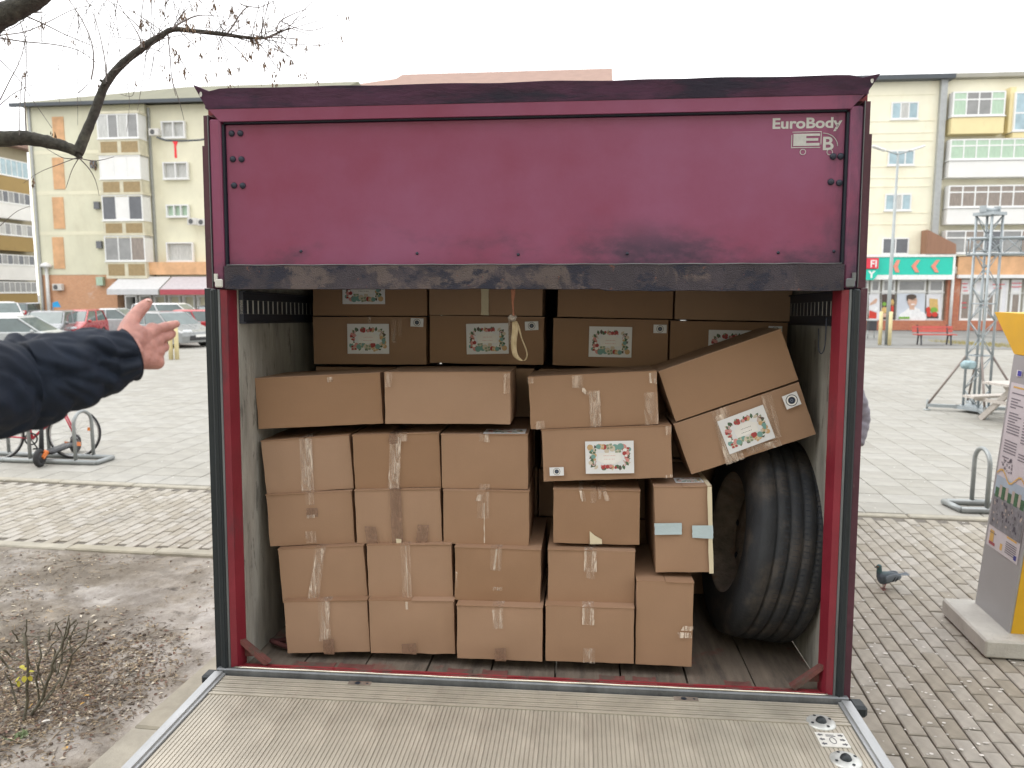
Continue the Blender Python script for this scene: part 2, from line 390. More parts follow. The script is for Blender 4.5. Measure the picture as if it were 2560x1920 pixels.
# pruned rose bush
rb = empty('rose_bush', Matrix.Translation(tp(-3.25, 3.72, .03)))
tag(rb, 'bare pruned rose bush with a few yellow leaves in the planting bed', 'bush')
m_stem = mat('rose_stem', (.13, .115, .085), .85, var=.35, vs=40, bump=.5, bs=200, col2=(.20, .19, .14))
inv = rb.matrix_basis.inverted()
def rosep(px, py, dy=0.0): return inv @ at(px, py, 3.98 + dy)
stems = [([(85, 1800), (98, 1760), (92, 1700), (102, 1640), (96, 1590)], .008, .1), ([(92, 1700), (75, 1660), (70, 1640)], .005, .08), ([(150, 1720), (168, 1680), (180, 1640), (214, 1600), (222, 1550)], .007, .14), ([(180, 1640), (176, 1600), (188, 1562)], .005, .15), ([(112, 1640), (130, 1612), (150, 1596)], .005, .12), ([(40, 1760), (30, 1710), (12, 1680)], .006, -.06), ([(60, 1806), (68, 1770), (70, 1700), (66, 1625), (56, 1582)], .011, 0), ([(66, 1625), (64, 1585), (66, 1548)], .006, .02), ([(64, 1615), (45, 1598), (30, 1575)], .006, -.02),
 ([(70, 1800), (105, 1745), (125, 1690), (135, 1650), (158, 1605), (172, 1570), (190, 1550)], .011, .05), ([(135, 1650), (160, 1630), (200, 1606), (228, 1588)], .006, .06), ([(160, 1625), (175, 1590), (205, 1575), (237, 1558)], .005, .03),
 ([(158, 1605), (150, 1580), (138, 1555)], .005, .04), ([(172, 1570), (172, 1540)], .004, .0), ([(152, 1660), (157, 1610), (165, 1570), (173, 1538)], .006, .09), ([(165, 1612), (182, 1580), (195, 1555)], .005, .1),
 ([(140, 1690), (150, 1660), (175, 1645)], .006, .0), ([(125, 1600), (124, 1568)], .008, .15), ([(125, 1592), (140, 1560), (165, 1545)], .004, .15), ([(62, 1589), (90, 1592), (122, 1590)], .004, .1),
 ([(10, 1622), (28, 1640), (45, 1648), (55, 1652)], .007, -.05), ([(0, 1640), (18, 1665), (42, 1680)], .007, -.08), ([(110, 1750), (130, 1725), (155, 1688)], .006, -.02), ([(112, 1722), (98, 1690), (88, 1650)], .005, .0),
 ([(20, 1706), (60, 1722), (112, 1720)], .004, -.03), ([(138, 1680), (136, 1650), (136, 1622)], .008, .12), ([(100, 1770), (125, 1740), (150, 1700)], .007, -.05)]
for pts, r_, dy in stems:
    P = [rosep(x, y, dy + .03*math.sin(i*1.7)) for i, (x, y) in enumerate(pts)]
    Q = []                                        # smooth path with slight kinks at the buds
    for i in range(len(P) - 1):
        for k in range(3): Q.append(P[i].lerp(P[i + 1], k/3) + Vector((random.gauss(0, .0022), random.gauss(0, .0022), 0)))
    Q.append(P[-1]); n = len(Q)
    MB().tube(Q, [r_*.85*(1 - .45*i/n)*(1 + .12*math.sin(i*2.3)) for i in range(n)], 7).build('stem', m_stem, rb)
def leaf_mesh(l, w, m, name='leaf'):
    b = MB(); rows = 5; vs = []
    for i in range(rows + 1):
        t = i/rows; ww = w*math.sin(math.pi*min(1, t*.92 + .06))**.8; zz = -.25*l*t*t
        vs += [(-ww, l*t, zz + .15*w), (0, l*t, zz), (ww, l*t, zz + .15*w)]
    b.add(vs, [(3*i + k, 3*i + k + 1, 3*i + k + 4, 3*i + k + 3) for i in range(rows) for k in (0, 1)], 0, True); return b.mesh(name, m)
lfm = leaf_mesh(.034, .013, m_yleaf)
for (px, py, az, tl) in [(62, 1676, .3, .2), (55, 1683, 1.2, -.3), (50, 1692, 2.2, -.6), (60, 1690, -2.6, -.8), (68, 1680, -1.2, .1), (48, 1702, 2.9, -1.2), (71, 1690, -2.0, -.6), (58, 1672, .9, .5)]:
    link('leaf', lfm, rb, Matrix.Translation(rosep(px, py, -.02 + random.uniform(-.02, .02))) @ Matrix.Rotation(az, 4, 'Z') @ Matrix.Rotation(tl, 4, 'X'))
olm = leaf_mesh(.03, .015, m_oleaf, 'leaf'); link('leaf', olm, rb, Matrix.Translation(rosep(82, 1760, -.01)) @ Matrix.Rotation(1.9, 4, 'Z') @ Matrix.Rotation(-.6, 4, 'X'))
# small weed at the bed's near corner
w_ = ground(48, 1848, .04); wd = MB()
for k in range(40):
    a_ = random.uniform(0, 6.28); l_ = random.uniform(.02, .05); b0 = Vector((random.gauss(0, .025), random.gauss(0, .02), 0)); e = Vector((math.cos(a_)*l_, math.sin(a_)*l_, random.uniform(.01, .03))); s_ = Vector((-math.sin(a_), math.cos(a_), 0))*.005
    wd.add([b0, b0 + e*.5 + s_, b0 + e, b0 + e*.5 - s_], [(0, 1, 2, 3)])
tag(wd.build('weed', mat('weed_green', (.16, .22, .10), .8, rnd=.3), None, Matrix.Translation(w_ + Vector((0, 0, .01)))), 'small grey-green weed on the soil below the rose bush', 'weed')
# pale droppings and crumbs on the paving
cr = MB(); rng = random.Random(5)
for k in range(420):
    p = ground(rng.uniform(2130, 2600), rng.uniform(1120, 1910)) if k < 330 else ground(rng.uniform(-50, 530), rng.uniform(1120, 1380)); s_ = rng.uniform(.004, .014)
    cr.disc((p.x, p.y, .0085), s_, 7, 0, 'z', rng.uniform(.6, 1.4), rng.uniform(.5, 1))
tag(cr.build('crumbs', mat('pale_crumb', (.66, .64, .60), .8, rnd=.2)), 'pale crumbs and droppings speckled over the paving', 'crumbs', kind='stuff')
# ================================================================== THE TRUCK
YAW, DEL = R(5.3), R(2.0)
V0 = Vector((math.sin(YAW), math.cos(YAW), 0)); TRU = Vector((math.cos(YAW), -math.sin(YAW), 0)); Z1 = Vector((0, 0, 1))
TRV = V0*math.cos(DEL) - Z1*math.sin(DEL); TRW = Z1*math.cos(DEL) + V0*math.sin(DEL); TRO = Vector((.036, 2.81, .9))
TM = Matrix(((TRU.x, TRV.x, TRW.x, TRO.x), (TRU.y, TRV.y, TRW.y, TRO.y), (TRU.z, TRV.z, TRW.z, TRO.z), (0, 0, 0, 1)))
m_red = mat('truck_red_paint', (.222, .028, .074), .40, var=.10, vs=1.3, bump=.10, bs=14, col2=(.248, .072, .150), spec=.5)
graft(m_red, (.035, .028, .05), 2.6, .44, .66, stretch=(.6, 1, 1.2), amount=.9, axis=2, span=(1.80, 1.62), rough=.75)
graft(m_red, (.045, .03, .055), 2.2, .60, .74, stretch=(1, 1, .25), amount=.55, rough=.7)
graft(m_red, (.03, .025, .05), 3.0, .35, .62, stretch=(1.5, 1, .5), amount=.85, axis=0, span=(1.06, 1.10), rough=.7)
m_redpost = mat('truck_red_post', (.20, .016, .030), .4, var=.15, vs=5, bump=.08, bs=60)
graft(m_redpost, (.05, .03, .035), 9, .56, .72, stretch=(1, 1, .2), amount=.6, rough=.8)
m_reddark = mat('truck_dark_maroon', (.075, .02, .035), .5, var=.25, vs=6, bump=.2, bs=70)
graft(m_reddark, (.16, .13, .12), 22, .6, .72, stretch=(1, 1, .25), amount=.7)
m_rim = mat('roof_rim_grime', (.085, .032, .072), .65, var=.4, vs=7, bump=.4, bs=50, stretch=(.6, 1, 2))
graft(m_rim, (.02, .022, .045), 5, .45, .62, stretch=(.5, 1, 2.2), amount=.85)
m_rust = mat('rusted_rail', (.055, .045, .055), .85, var=.3, vs=8, bump=.9, bs=170, stretch=(1, 1, 1.2))
graft(m_rust, (.19, .145, .125), 4.2, .53, .60, stretch=(1.2, 1, 1.2), amount=.5, detail=14, rough=.95, dist=.6)
graft(m_rust, (.02, .022, .04), 11, .54, .62, stretch=(.8, 1, 1.2), amount=.9, detail=14)
graft(m_rust, (.26, .10, .06), 30, .62, .70, amount=.6)
m_rubber = mat('black_rubber_seal', (.012, .017, .021), .5, var=.25, vs=10, bump=.25, bs=60, stretch=(1, 1, .2))
m_gap = mat('black_gasket', (.012, .018, .03), .6)
m_steel = mat('worn_grey_steel', (.17, .18, .19), .45, metal=.5, var=.3, vs=9, bump=.25, bs=80, stretch=(1, 1, .25))
m_bright = mat('bright_steel_edge', (.75, .70, .60), .22, metal=.9, var=.2, vs=10)
m_alu = mat('dirty_aluminium', (.47, .43, .36), .52, metal=.3, var=.14, vs=5, bump=.12, bs=120)
graft(m_alu, (.24, .19, .15), 2.2, .52, .72, stretch=(3, .5, 1), amount=.5, rough=.7)
graft(m_alu, (.30, .15, .13), 3.0, .62, .74, stretch=(4, .5, 1), amount=.5)
graft(m_alu, (.06, .05, .045), 16, .68, .74, stretch=(3, .35, 1), amount=.8)
m_alurail = mat('bright_aluminium_rail', (.40, .41, .42), .42, metal=.45, var=.15, vs=9, bump=.2, bs=70, stretch=(1, .3, 1))
graft(m_alurail, (.25, .25, .26), 12, .58, .70, stretch=(1, .4, 1), amount=.5)
m_ply = mat('worn_plywood_lining', (.35, .335, .30), .8, var=.28, vs=6, bump=.45, bs=50, stretch=(1, 2.5, .5))
graft(m_ply, (.12, .11, .10), 12, .57, .66, stretch=(1, 2, .5), amount=.75)
graft(m_ply, (.20, .18, .15), 2, .5, .7, stretch=(1, 2, .5), amount=.5)
m_railsteel = mat('dark_slotted_rail', (.035, .04, .055), .5, metal=.3, var=.2)
m_board = mat('weathered_floor_board', (.15, .12, .095), .85, var=.3, vs=7, bump=.4, bs=60, stretch=(4, .5, 1))
graft(m_board, (.06, .05, .045), 5, .5, .7, stretch=(3, .6, 1), amount=.7)
graft(m_board, (.20, .055, .045), 4, .58, .68, amount=.6)
m_redsill = mat('chipped_red_sill', (.27, .032, .04), .6, var=.2, vs=8, bump=.2, bs=80)
graft(m_redsill, (.13, .085, .07), 9, .50, .62, amount=.85, rough=.9)
m_white = mat('plain_white', (.60, .59, .55), .6, var=.08)  # plain white for the clip, the rim holes and the slot backing
m_redworn = mat('worn_red_pocket', (.15, .055, .048), .8, var=.3, vs=14, bump=.4, bs=60); graft(m_redworn, (.10, .08, .065), 9, .48, .6, amount=.9)
truck = empty('box_truck', TM); tag(truck, 'dark red box truck seen from behind, rear door raised, loaded with cardboard boxes', 'truck')
def T(name, b, m, parent=None): return b.build(name, m, parent or truck)
# shell
LEN = 4.3
T('side_wall', MB().bb((-1.222, .06, -.06), (-1.20, LEN, 2.16)), m_redpost)
T('side_wall', MB().bb((1.20, .06, -.06), (1.222, LEN, 2.16)), m_redpost)
T('wall_lining', MB().bb((-1.19, .052, -.01), (-1.118, LEN - .02, 2.10)), m_ply)
T('wall_lining', MB().bb((1.150, .052, -.01), (1.19, LEN - .02, 2.10)), m_ply)
T('roof', MB().bb((-1.215, .05, 2.165), (1.215, LEN, 2.195)), m_redpost)
T('ceiling_lining', MB().bb((-1.10, .06, 2.10), (1.10, LEN - .02, 2.15)), m_ply)
T('front_wall', MB().bb((-1.10, LEN - .02, 0), (1.10, LEN + .02, 2.16)), m_ply)
for i in range(9):
    u0 = -1.15 + i*2.3/9; T('floor_board', MB().bb((u0 + .004, .045, -.055), (u0 + 2.3/9 - .004, LEN - .03, -.004 + random.uniform(-.003, .002))), m_board)
T('chassis_frame', MB().bb((-.45, .3, -.30), (-.33, LEN + 1.2, -.08)).bb((.33, .3, -.30), (.45, LEN + 1.2, -.08)).bb((-1.15, .1, -.16), (1.15, .2, -.06)).bb((-1.1, 1.4, -.14), (1.1, 1.5, -.06)).bb((-1.1, 2.6, -.14), (1.1, 2.7, -.06)), m_steel)
# floor-level sill: red chipped frame, recessed lashing pockets, steel edge
sl = MB()
sl.bb((-1.14, .0, -.04), (1.14, .012, .004)); sl.bb((-1.14, .03, -.03), (1.14, .043, -.001))
T('rear_sill', sl, m_redsill)
for u0, u1 in ((-.93, -.76), (-.745, -.60), (-.30, -.20), (-.16, -.06), (.30, .40), (.43, .52), (.78, .88)):
    T('lashing_pocket', MB().bb((u0, .014, -.03), (u0 + .012, .085, -.0015)).bb((u1 - .012, .014, -.03), (u1, .085, -.0015)).bb((u0 + .012, .02, -.03), (u1 - .012, .08, -.002)), m_redworn)
T('sill_edge', MB().bb((-1.215, -.028, -.07), (1.215, -.002, .006), bev=.005), m_steel)
T('edge_strip', MB().tube([(-1.14 + 2.28*i/30, -.017, .0095 + .0006*math.sin(i*2.1)) for i in range(31)], .0045, 6), m_bright)
T('bump_stop', MB().bb((-1.262, -.06, -.05), (-1.218, .0, -.01), bev=.008), m_rubber)
T('bump_stop', MB().bb((1.215, -.07, -.05), (1.268, .0, -.005), bev=.01), m_rubber)
# corner braces
for s_ in (-1, 1):
    T('corner_brace', MB().poly([(s_*1.150, .016, .105), (s_*1.150, .016, .122), (s_*1.015, .016, .016), (s_*1.034, .016, .004)], (0, .03, 0)).poly([(s_*1.14, .04, .03), (s_*1.14, .04, .10), (s_*1.05, .04, .03)], (0, .004, 0)), m_redworn)
# rear posts, below the raised door
for s_ in (-1, 1):
    T('post_edge', MB().bb((s_*1.200, -.006, -.02), (s_*1.224, .06, 1.505)), m_reddark if s_ > 0 else m_rubber)
    T('rubber_seal', MB().bb((s_*1.170, -.02, -.018), (s_*1.198, .02, 1.503), bev=.006).bb((s_*1.176, -.024, -.015), (s_*1.182, -.014, 1.50)), m_rubber)
    T('post_ridge', MB().bb((s_*1.160, -.016, -.016), (s_*1.169, .02, 1.502), bev=.002), m_steel)
    T('rear_post', MB().poly([(s_*1.159, -.012, 0), (s_*1.137, -.002, 0), (s_*1.132, .015, 0), (s_*1.122, .05, 0), (s_*1.159, .05, 0)], (0, 0, 1.50)), m_redpost)
    # above: door guide posts
    T('guide_post', MB().bb((s_*1.142, -.01, 1.504), (s_*1.186, .05, 2.135), bev=.006), m_red)
    T('post_edge', MB().bb((s_*1.187, -.004, 1.506), (s_*1.208, .06, 2.15)).bb((s_*1.2085, .002, 1.507), (s_*1.219, .05, 2.04)), m_reddark)
    T('bright_trim', MB().bb((s_*1.1862, -.013, 1.51), (s_*1.1885, -.003, 2.15)), m_steel)
    T('gasket', MB().bb((s_*1.1335, .004, 1.594), (s_*1.1415, .03, 2.118)), m_gap)
    T('end_clip', MB().bb((s_*1.145, -.022, 1.508), (s_*1.175, -.011, 1.54), bev=.004).bb((s_*1.165, -.02, 1.53), (s_*1.178, -.012, 1.56)), m_white if s_ < 0 else m_steel)
T('header_rail', MB().poly([(-1.186, -.008, 2.172), (1.186, -.008, 2.172), (1.142, -.008, 2.126), (-1.142, -.008, 2.126)], (0, .05, 0)), m_red)
T('gasket', MB().bb((-1.133, .004, 2.1205), (1.133, .03, 2.1255)), m_gap)
# raised door: lowest section with grimy panel and rusted bottom rail
door = T('rear_door', MB().bb((-1.133, .016, 1.592), (1.133, .045, 2.120), bev=.003), m_red)
rail = MB(); n = 90                               # uneven, flaking lower edge
top, bot = [], []
for i in range(n + 1):
    u = -1.14 + 2.28*i/n; top.append((u, -.012, 1.590 + .0016*noise.noise(Vector((u*14, 0, 1))))); bot.append((u, -.012, 1.503 + .0035*noise.noise(Vector((u*9, 3, 1))) - (.006 if u > .28 else 0)))
for i in range(n):
    a, b, c, d = bot[i], bot[i + 1], top[i + 1], top[i]
    f = [Vector(p) for p in (a, b, c, d)]; k = [p + Vector((0, .055, 0)) for p in f]
    rail.add(f + k, [(0, 1, 2, 3), (4, 5, 1, 0), (3, 2, 6, 7), (7, 6, 5, 4)])
T('bottom_rail', rail, m_rust, door)
T('door_liner', MB().bb((-1.10, .05, 1.56), (1.10, 1.5, 1.60)), m_railsteel, door)
T('rail_lip', MB().tube([(-1.13 + 2.26*i/40, -.012, 1.5925 + .001*math.sin(i*1.9)) for i in range(41)], .0022, 5), m_steel, door)
m_rivet = mat('grimy_rivet', (.03, .035, .055), .4, metal=.3)
rv = MB(); rv.lathe([(.0, -.009), (.006, -.0085), (.010, -.006), (.0115, -.002), (.012, .002)], Matrix.Rotation(R(-90), 4, 'X'), 14)
rvm = rv.mesh('rivet', m_rivet)
for u, w in ((-1.108, 2.087), (-1.074, 2.087), (-1.106, 1.992), (-1.072, 1.991), (-1.104, 1.894), (-1.070, 1.893), (1.094, 1.968), (1.120, 1.968), (1.090, 1.880), (1.119, 1.876)):
    link('rivet', rvm, door, Matrix.Translation((u, .015, w)))
sm_ = MB(); sm_.lathe([(.0, -.005), (.004, -.004), (.0065, .002)], Matrix.Rotation(R(-90), 4, 'X'), 10); smm = sm_.mesh('rivet', m_rivet)
for u, w in ((-.848, 1.646), (-.40, 1.636), (.38, 1.632), (.917, 1.633), (1.11, 1.637), (-.02, 1.63)):
    link('rivet', smm, door, Matrix.Translation((u, .015, w)))
# lettering and emblem on the door
m_letter = mat('grey_lettering', (.50, .50, .48), .6, var=.06, vs=20)
graft(m_letter, (.10, .06, .09), 90, .50, .60, amount=1.0, axis=0, span=(.165, .20))
m_emblem = mat('grey_emblem', (.48, .48, .46), .6, var=.12, vs=40)
def DX(u, w): return Matrix.Translation((u, .0155, w)) @ FACE_Y
text_mesh('door_lettering', 'EuroBody', .050, m_letter, door, DX(.880, 2.068), extrude=.0006, offset=.0013, sx=1.19)
lg = MB(); q = lambda x0, z0, x1, z1: lg.bb((x0, .0145, z0), (x1, .0158, z1))
q(.956, 2.006, 1.0, 2.048); q(1.0, 2.040, 1.046, 2.048); q(1.0, 2.0235, 1.041, 2.032); q(1.0, 2.006, 1.046, 2.0155)
q(.952, 2.053, 1.052, 2.0555); q(1.0496, 2.010, 1.052, 2.053); q(.949, 1.999, 1.049, 2.0015); q(.949, 2.0015, .9515, 2.044)
text_mesh('emblem_letter', 'B', .064, m_emblem, door, DX(1.054, 1.9915), extrude=.0006, offset=.0012, sx=1.12)
for cx, cz in ((.990, 1.985), (1.082, 1.983)):
    rg = []
    for k in range(20):
        a = 2*math.pi*k/20; rg.append((cx + .0095*math.cos(a), .0152, cz + .0095*math.sin(a)))
    lg.tube(rg, .0013, 5, closed=True)
lg.tube([(1.056 + .052*math.sin(t*math.pi/22), .0152, 2.003 + .046*math.cos(t*math.pi/22)) for t in range(0, 12)], .0014, 5)
T('door_emblem', lg, m_emblem, door)
# roof rim: turned-up flashing with torn ears
rim = MB(); n = 60; fr = []
for i in range(n + 1):
    t = -1 + 2*i/n; ear = max(0, abs(t) - .965)/.035
    zt = 2.236 + .004*noise.noise(Vector((t*6, 0, 0))) - .02*max(0, (abs(t) - .93)/.07)*(1 - ear) + (.012 if t < 0 else 0)*ear - .008*(t + 1)/2
    fr.append(((t*1.190, -.010, 2.1725), (t*(1.203 + .016*ear), -.045 - .008*ear, zt)))
for i in range(n):
    a, b = fr[i]; c, d = fr[i + 1]; off = Vector((0, .006, .002))
    P = [Vector(a), Vector(c), Vector(d), Vector(b)]; rim.add(P + [p + off for p in P], [(0, 1, 2, 3), (7, 6, 5, 4), (3, 2, 6, 7), (0, 3, 7, 4), (1, 5, 6, 2)])
rim.bb((-1.20, -.004, 2.176), (1.20, .10, 2.20))
T('roof_rim', rim, m_rim)
for s_ in (-1, 1): T('rim_hole', MB().disc((s_*1.196, -.0425, 2.213 - .004*s_), .0075, 9, sx=.7, sy=1.3), m_white)
# slotted lashing rails along the lining
for s_ in (-1, 1):
    k_ = .013 if s_ < 0 else .045; x0, x1 = s_*(1.086 + k_), s_*(1.103 + k_)
    b = MB(); b.bb((x0, .056, 1.462), (x1, 2.6, 1.492)); b.bb((x0, .056, 1.377), (x1, 2.6, 1.408)); b.bb((s_*(1.078 + k_), .056, 1.4925), (x1, 2.6, 1.498)); b.bb((s_*(1.078 + k_), .056, 1.370), (x1, 2.6, 1.3765))
    v = .056; k = 0
    while v < 1.3: b.bb((x0, v, 1.4085), (x1, v + .033, 1.4615)); v += .05; k += 1
    b.bb((x0, v, 1.4085), (x1, 2.6, 1.4615))
    T('lashing_rail', b, m_railsteel)
    T('rail_backing', MB().bb((s_*(1.0885 + k_), .056, 1.4082), (s_*(1.100 + k_), 1.3, 1.4618)), m_white)  # white strip that makes the slots read pale
# road wheels and mudguard under the body
def wheel_mesh(r_, w_, m=Matrix()):
    prof = [(r_*.60, w_*.5), (r_*.70, w_*.52), (r_*.86, w_*.52), (r_*.965, w_*.47), (r_*.985, w_*.44)]
    groove = []
    for k in range(4):
        c = w_*(.27 - .18*k); groove += [(r_, c + .006), (r_ - .014, c + .004), (r_ - .014, c - .004), (r_, c - .006)]
    prof += groove + [(r_*.985, -w_*.44), (r_*.965, -w_*.47), (r_*.86, -w_*.52), (r_*.70, -w_*.52), (r_*.60, -w_*.5)]
    return MB().lathe(prof, m, 64)
m_tyre = mat('worn_tyre', (.020, .022, .026), .75, var=.35, vs=9, bump=.35, bs=90)
graft(m_tyre, (.075, .062, .052), 5, .48, .68, amount=.8)
m_rimrust = mat('rusty_wheel_rim', (.22, .18, .15), .8, var=.4, vs=12, bump=.4, bs=80)
graft(m_rimrust, (.20, .11, .07), 10, .5, .65, amount=.7)
for s_ in (-1, 1):
    wz = TM.inverted() @ (TM @ Vector((s_*.96, 1.15, 0))); cz = (.40 - (TM @ Vector((s_*.96, 1.15, 0))).z)/TRW.z
    wm = Matrix.Translation((s_*.98, 1.15, cz)) @ Matrix.Rotation(R(90), 4, 'Y')
    w1 = wheel_mesh(.40, .25).build('road_wheel', m_tyre, truck, wm)
    MB().lathe([(.0, .02), (.10, .03), (.11, .07), (.18, .05), (.235, .10), (.245, .125), (.24, -.125), (.0, -.12)], Matrix(), 32).build('rim', m_rimrust, w1)
for s_ in (-1, 1): T('mudguard', MB().bb((s_*.72, .62, -.14), (s_*1.2, 1.7, -.10)), m_rubber)
# cab ahead of the body, only a sliver could ever show
cabb = MB(); cabb.poly([(-1.05, LEN + .2, -.35), (-1.05, LEN + 1.9, -.35), (-1.05, LEN + 1.95, .45), (-1.05, LEN + 1.6, 1.35), (-1.05, LEN + .2, 1.4)], (2.1, 0, 0)); cabo = T('cab', cabb, m_redpost)
T('cab_window', MB().poly([(-1.052, LEN + .5, .55), (-1.052, LEN + 1.75, .55), (-1.052, LEN + 1.5, 1.2), (-1.052, LEN + .5, 1.2)], (2.104, 0, 0)), glass('dark_glass', (.02, .025, .03)), cabo)
# ------------------------------------------------------------------ tail lift, level, hinged at the sill
LIFTZ = .884
LM = TM.inverted() @ (Matrix.Translation((TRO.x, TRO.y, LIFTZ)) @ Matrix.Rotation(-YAW, 4, 'Z'))
DEEP = 2.4
lf = MB()
for k in range(9): lf.bb((-1.172, -.036 - .0148*(k + 1) + .0022, -.03), (1.172, -.036 - .0148*k - .0016, .0 + (.001 if k % 2 else 0)))
lf.bb((-1.17, -.176, -.035), (1.17, -.036, -.006)); lf.bb((-1.172, -.179, -.03), (1.172, -.1705, .0035)); lf.bb((-1.21, -DEEP, -.07), (1.21, -.18, -.012))
lift = lf.build('tail_lift', m_alu, truck, LM)
for s_ in (-1, 1):
    b = MB(); b.poly([(s_*1.222, 0, -.06), (s_*1.226, 0, .004), (s_*1.219, 0, .013), (s_*1.186, 0, .015), (s_*1.184, 0, .007), (s_*1.174, 0, .006), (s_*1.1735, 0, -.02)], (0, -DEEP + .03, 0))
    for i, p in enumerate(b.v): b.v[i] = (p[0], p[1] - .030, p[2])
    b.build('edge_rail', m_alurail, lift)
NP = 13; PW = 2.344/NP; ribs = 12; p_ = PW/ribs
prof = []
for k in range(ribs):
    x = -PW/2 + k*p_; g0 = .0026 if k else .0034
    prof += [(x + .0001, -.0030), (x + g0 - .0006, -.0030), (x + g0 + .0008, 0), (x + p_ - .0009, 0)]
prof.append((PW/2 - .0001, -.0048))
plk = MB(); npf = len(prof); y0, y1 = -.180, -DEEP
plk.add([(x, y0, z) for x, z in prof] + [(x, y1, z) for x, z in prof], [(i, npf + i, npf + i + 1, i + 1) for i in range(npf - 1)])
plm = plk.mesh('plank', m_alu)
for k in range(NP): link('plank', plm, lift, Matrix.Translation((-1.172 + PW*(k + .5), 0, random.uniform(-.0006, .0006))))
m_zinc = mat('zinc_plate', (.56, .57, .55), .45, metal=.5, var=.15, vs=20, bump=.1)
for (wx, wy) in ((1.090, 2.547), (1.083, 2.328)):
    q = LM.inverted() @ (TM.inverted() @ Vector((wx, wy, LIFTZ)))
    fs = MB().lathe([(.0, .006), (.018, .006), (.030, .008), (.046, .0045), (.050, .001), (.050, -.002)], Matrix(), 32).build('foot_switch', m_zinc, lift, Matrix.Translation(q))
    b = MB(); b.lathe([(.0, .022), (.008, .021), (.0145, .016), (.018, .0085), (.019, .004)], Matrix(), 20)
    for a in (.4, 1.97, 3.54, 5.11): b.disc((.036*math.cos(a), .036*math.sin(a), .0078), .0055, 10, 0, 'z')
    b.build('rubber_button', m_rubber, fs)
q = LM.inverted() @ (TM.inverted() @ Vector((1.085, 2.438, LIFTZ)))
wp = MB().bb((-.048, -.042, .0), (.048, .042, .0035)).build('warning_plate', mat('worn_plate_white', (.62, .61, .57), .5, var=.1, vs=40), lift, Matrix.Translation(q))
pr = MB()
for sx in (-1, 1):
    for sy in (-1, 0, 1):
        cx, cy = sx*.034, sy*.026; pr.add([(cx - sx*.009, cy - .004, .0041), (cx + sx*.0, cy - .004, .0041), (cx, cy - .009, .0041), (cx + sx*.009, cy, .0041), (cx, cy + .009, .0041), (cx, cy + .004, .0041), (cx - sx*.009, cy + .004, .0041)], [(0, 1, 2, 3, 4, 5, 6)])
pr.tube([(.010*math.cos(k*.524), -.006 + .018*math.sin(k*.524), .004) for k in range(12)], .0014, 4, closed=True)
pr.bb((-.016, .018, .0036), (.016, .022, .0042)); pr.bb((-.016, .026, .0036), (.012, .029, .0042))
pr.build('plate_arrows', mat('plate_print', (.10, .10, .11), .6), wp)
for u in (-.625, .62):
    b = MB(); b.bb((u - .045, -.062, -.0005), (u + .045, -.034, .0014)); hb = b.build('hinge_plate', m_rimrust, lift)
    MB().disc((u - .008, -.048, .0018), .011, 12, 0, 'z').disc((u + .03, -.048, .0018), .005, 8, 0, 'z').build('hole', m_gap, hb)

# ================================================================== THE LOAD: cardboard boxes
m_card = mat('cardboard', (.340, .208, .130), .85, var=.05, vs=3.5, bump=.06, bs=160, rnd=.13, sat=.07)
graft(m_card, (.32, .19, .12), 14, .55, .75, stretch=(.3, 1, 1), amount=.35)
m_cardedge = mat('cardboard_edge', (.50, .36, .23), .9, var=.12, vs=40)
def tape_mat(name, colr, alpha0, alpha1, stretch, rough=.22):
    m = mat(name, colr, rough, var=.1, vs=14, spec=.6); nt = m.node_tree; L = nt.links.new; b = nt.nodes['Principled BSDF']
    tc = N(nt, 'ShaderNodeTexCoord'); mp = N(nt, 'ShaderNodeMapping'); mp.inputs['Scale'].default_value = stretch; L(tc.outputs['Object'], mp.inputs['Vector'])
    n = N(nt, 'ShaderNodeTexNoise', Scale=30.0, Detail=4.0, Distortion=1.4); L(mp.outputs[0], n.inputs['Vector'])
    r = N(nt, 'ShaderNodeMapRange'); L(n.outputs['Fac'], r.inputs['Value']); r.inputs['From Min'].default_value = .45; r.inputs['From Max'].default_value = .68; r.inputs['To Min'].default_value = alpha0; r.inputs['To Max'].default_value = alpha1  # streaks of opacity, pale on clear tape, paint in the wrinkle highlights
    L(r.outputs[0], b.inputs['Alpha'])
    bp = N(nt, 'ShaderNodeBump', Strength=.7, Distance=.004); L(n.outputs['Fac'], bp.inputs['Height']); L(bp.outputs[0], b.inputs['Normal']); return m
TAPES = {'clear': tape_mat('clear_tape', (.66, .52, .42), .12, .62, (1.2, 1, .25)), 'crease': tape_mat('wrinkled_clear_tape', (.78, .66, .56), .10, .95, (2.6, 1, .4), .18),
         'tan': tape_mat('brown_tape', (.27, .165, .115), .6, .95, (1, 1, .5), .3), 'cream': mat('cream_paper_tape', (.66, .58, .42), .8, var=.06), 'blue': mat('pale_blue_tape', (.46, .56, .60), .45, var=.06, bump=.3, bs=25),
         'line': tape_mat('tape_crease', (.8, .7, .6), .5, .95, (1, 1, .3))}
m_sheet = mat('white_label_paper', (.74, .74, .76), .6, var=.03)
PRINT = [mat('print_red', (.36, .05, .05), .6), mat('print_green', (.07, .13, .07), .6), mat('print_teal', (.17, .33, .30), .6), mat('print_gold', (.55, .36, .18), .6), mat('print_pink', (.62, .28, .26), .6), mat('print_pale', (.60, .52, .42), .6), mat('print_dark', (.09, .07, .06), .6), mat('print_white', (.80, .78, .76), .6), m_gap, mat('print_navy', (.02, .03, .06), .5), mat('print_grey_ring', (.25, .30, .38), .5), mat('print_sage', (.24, .30, .20), .6)]
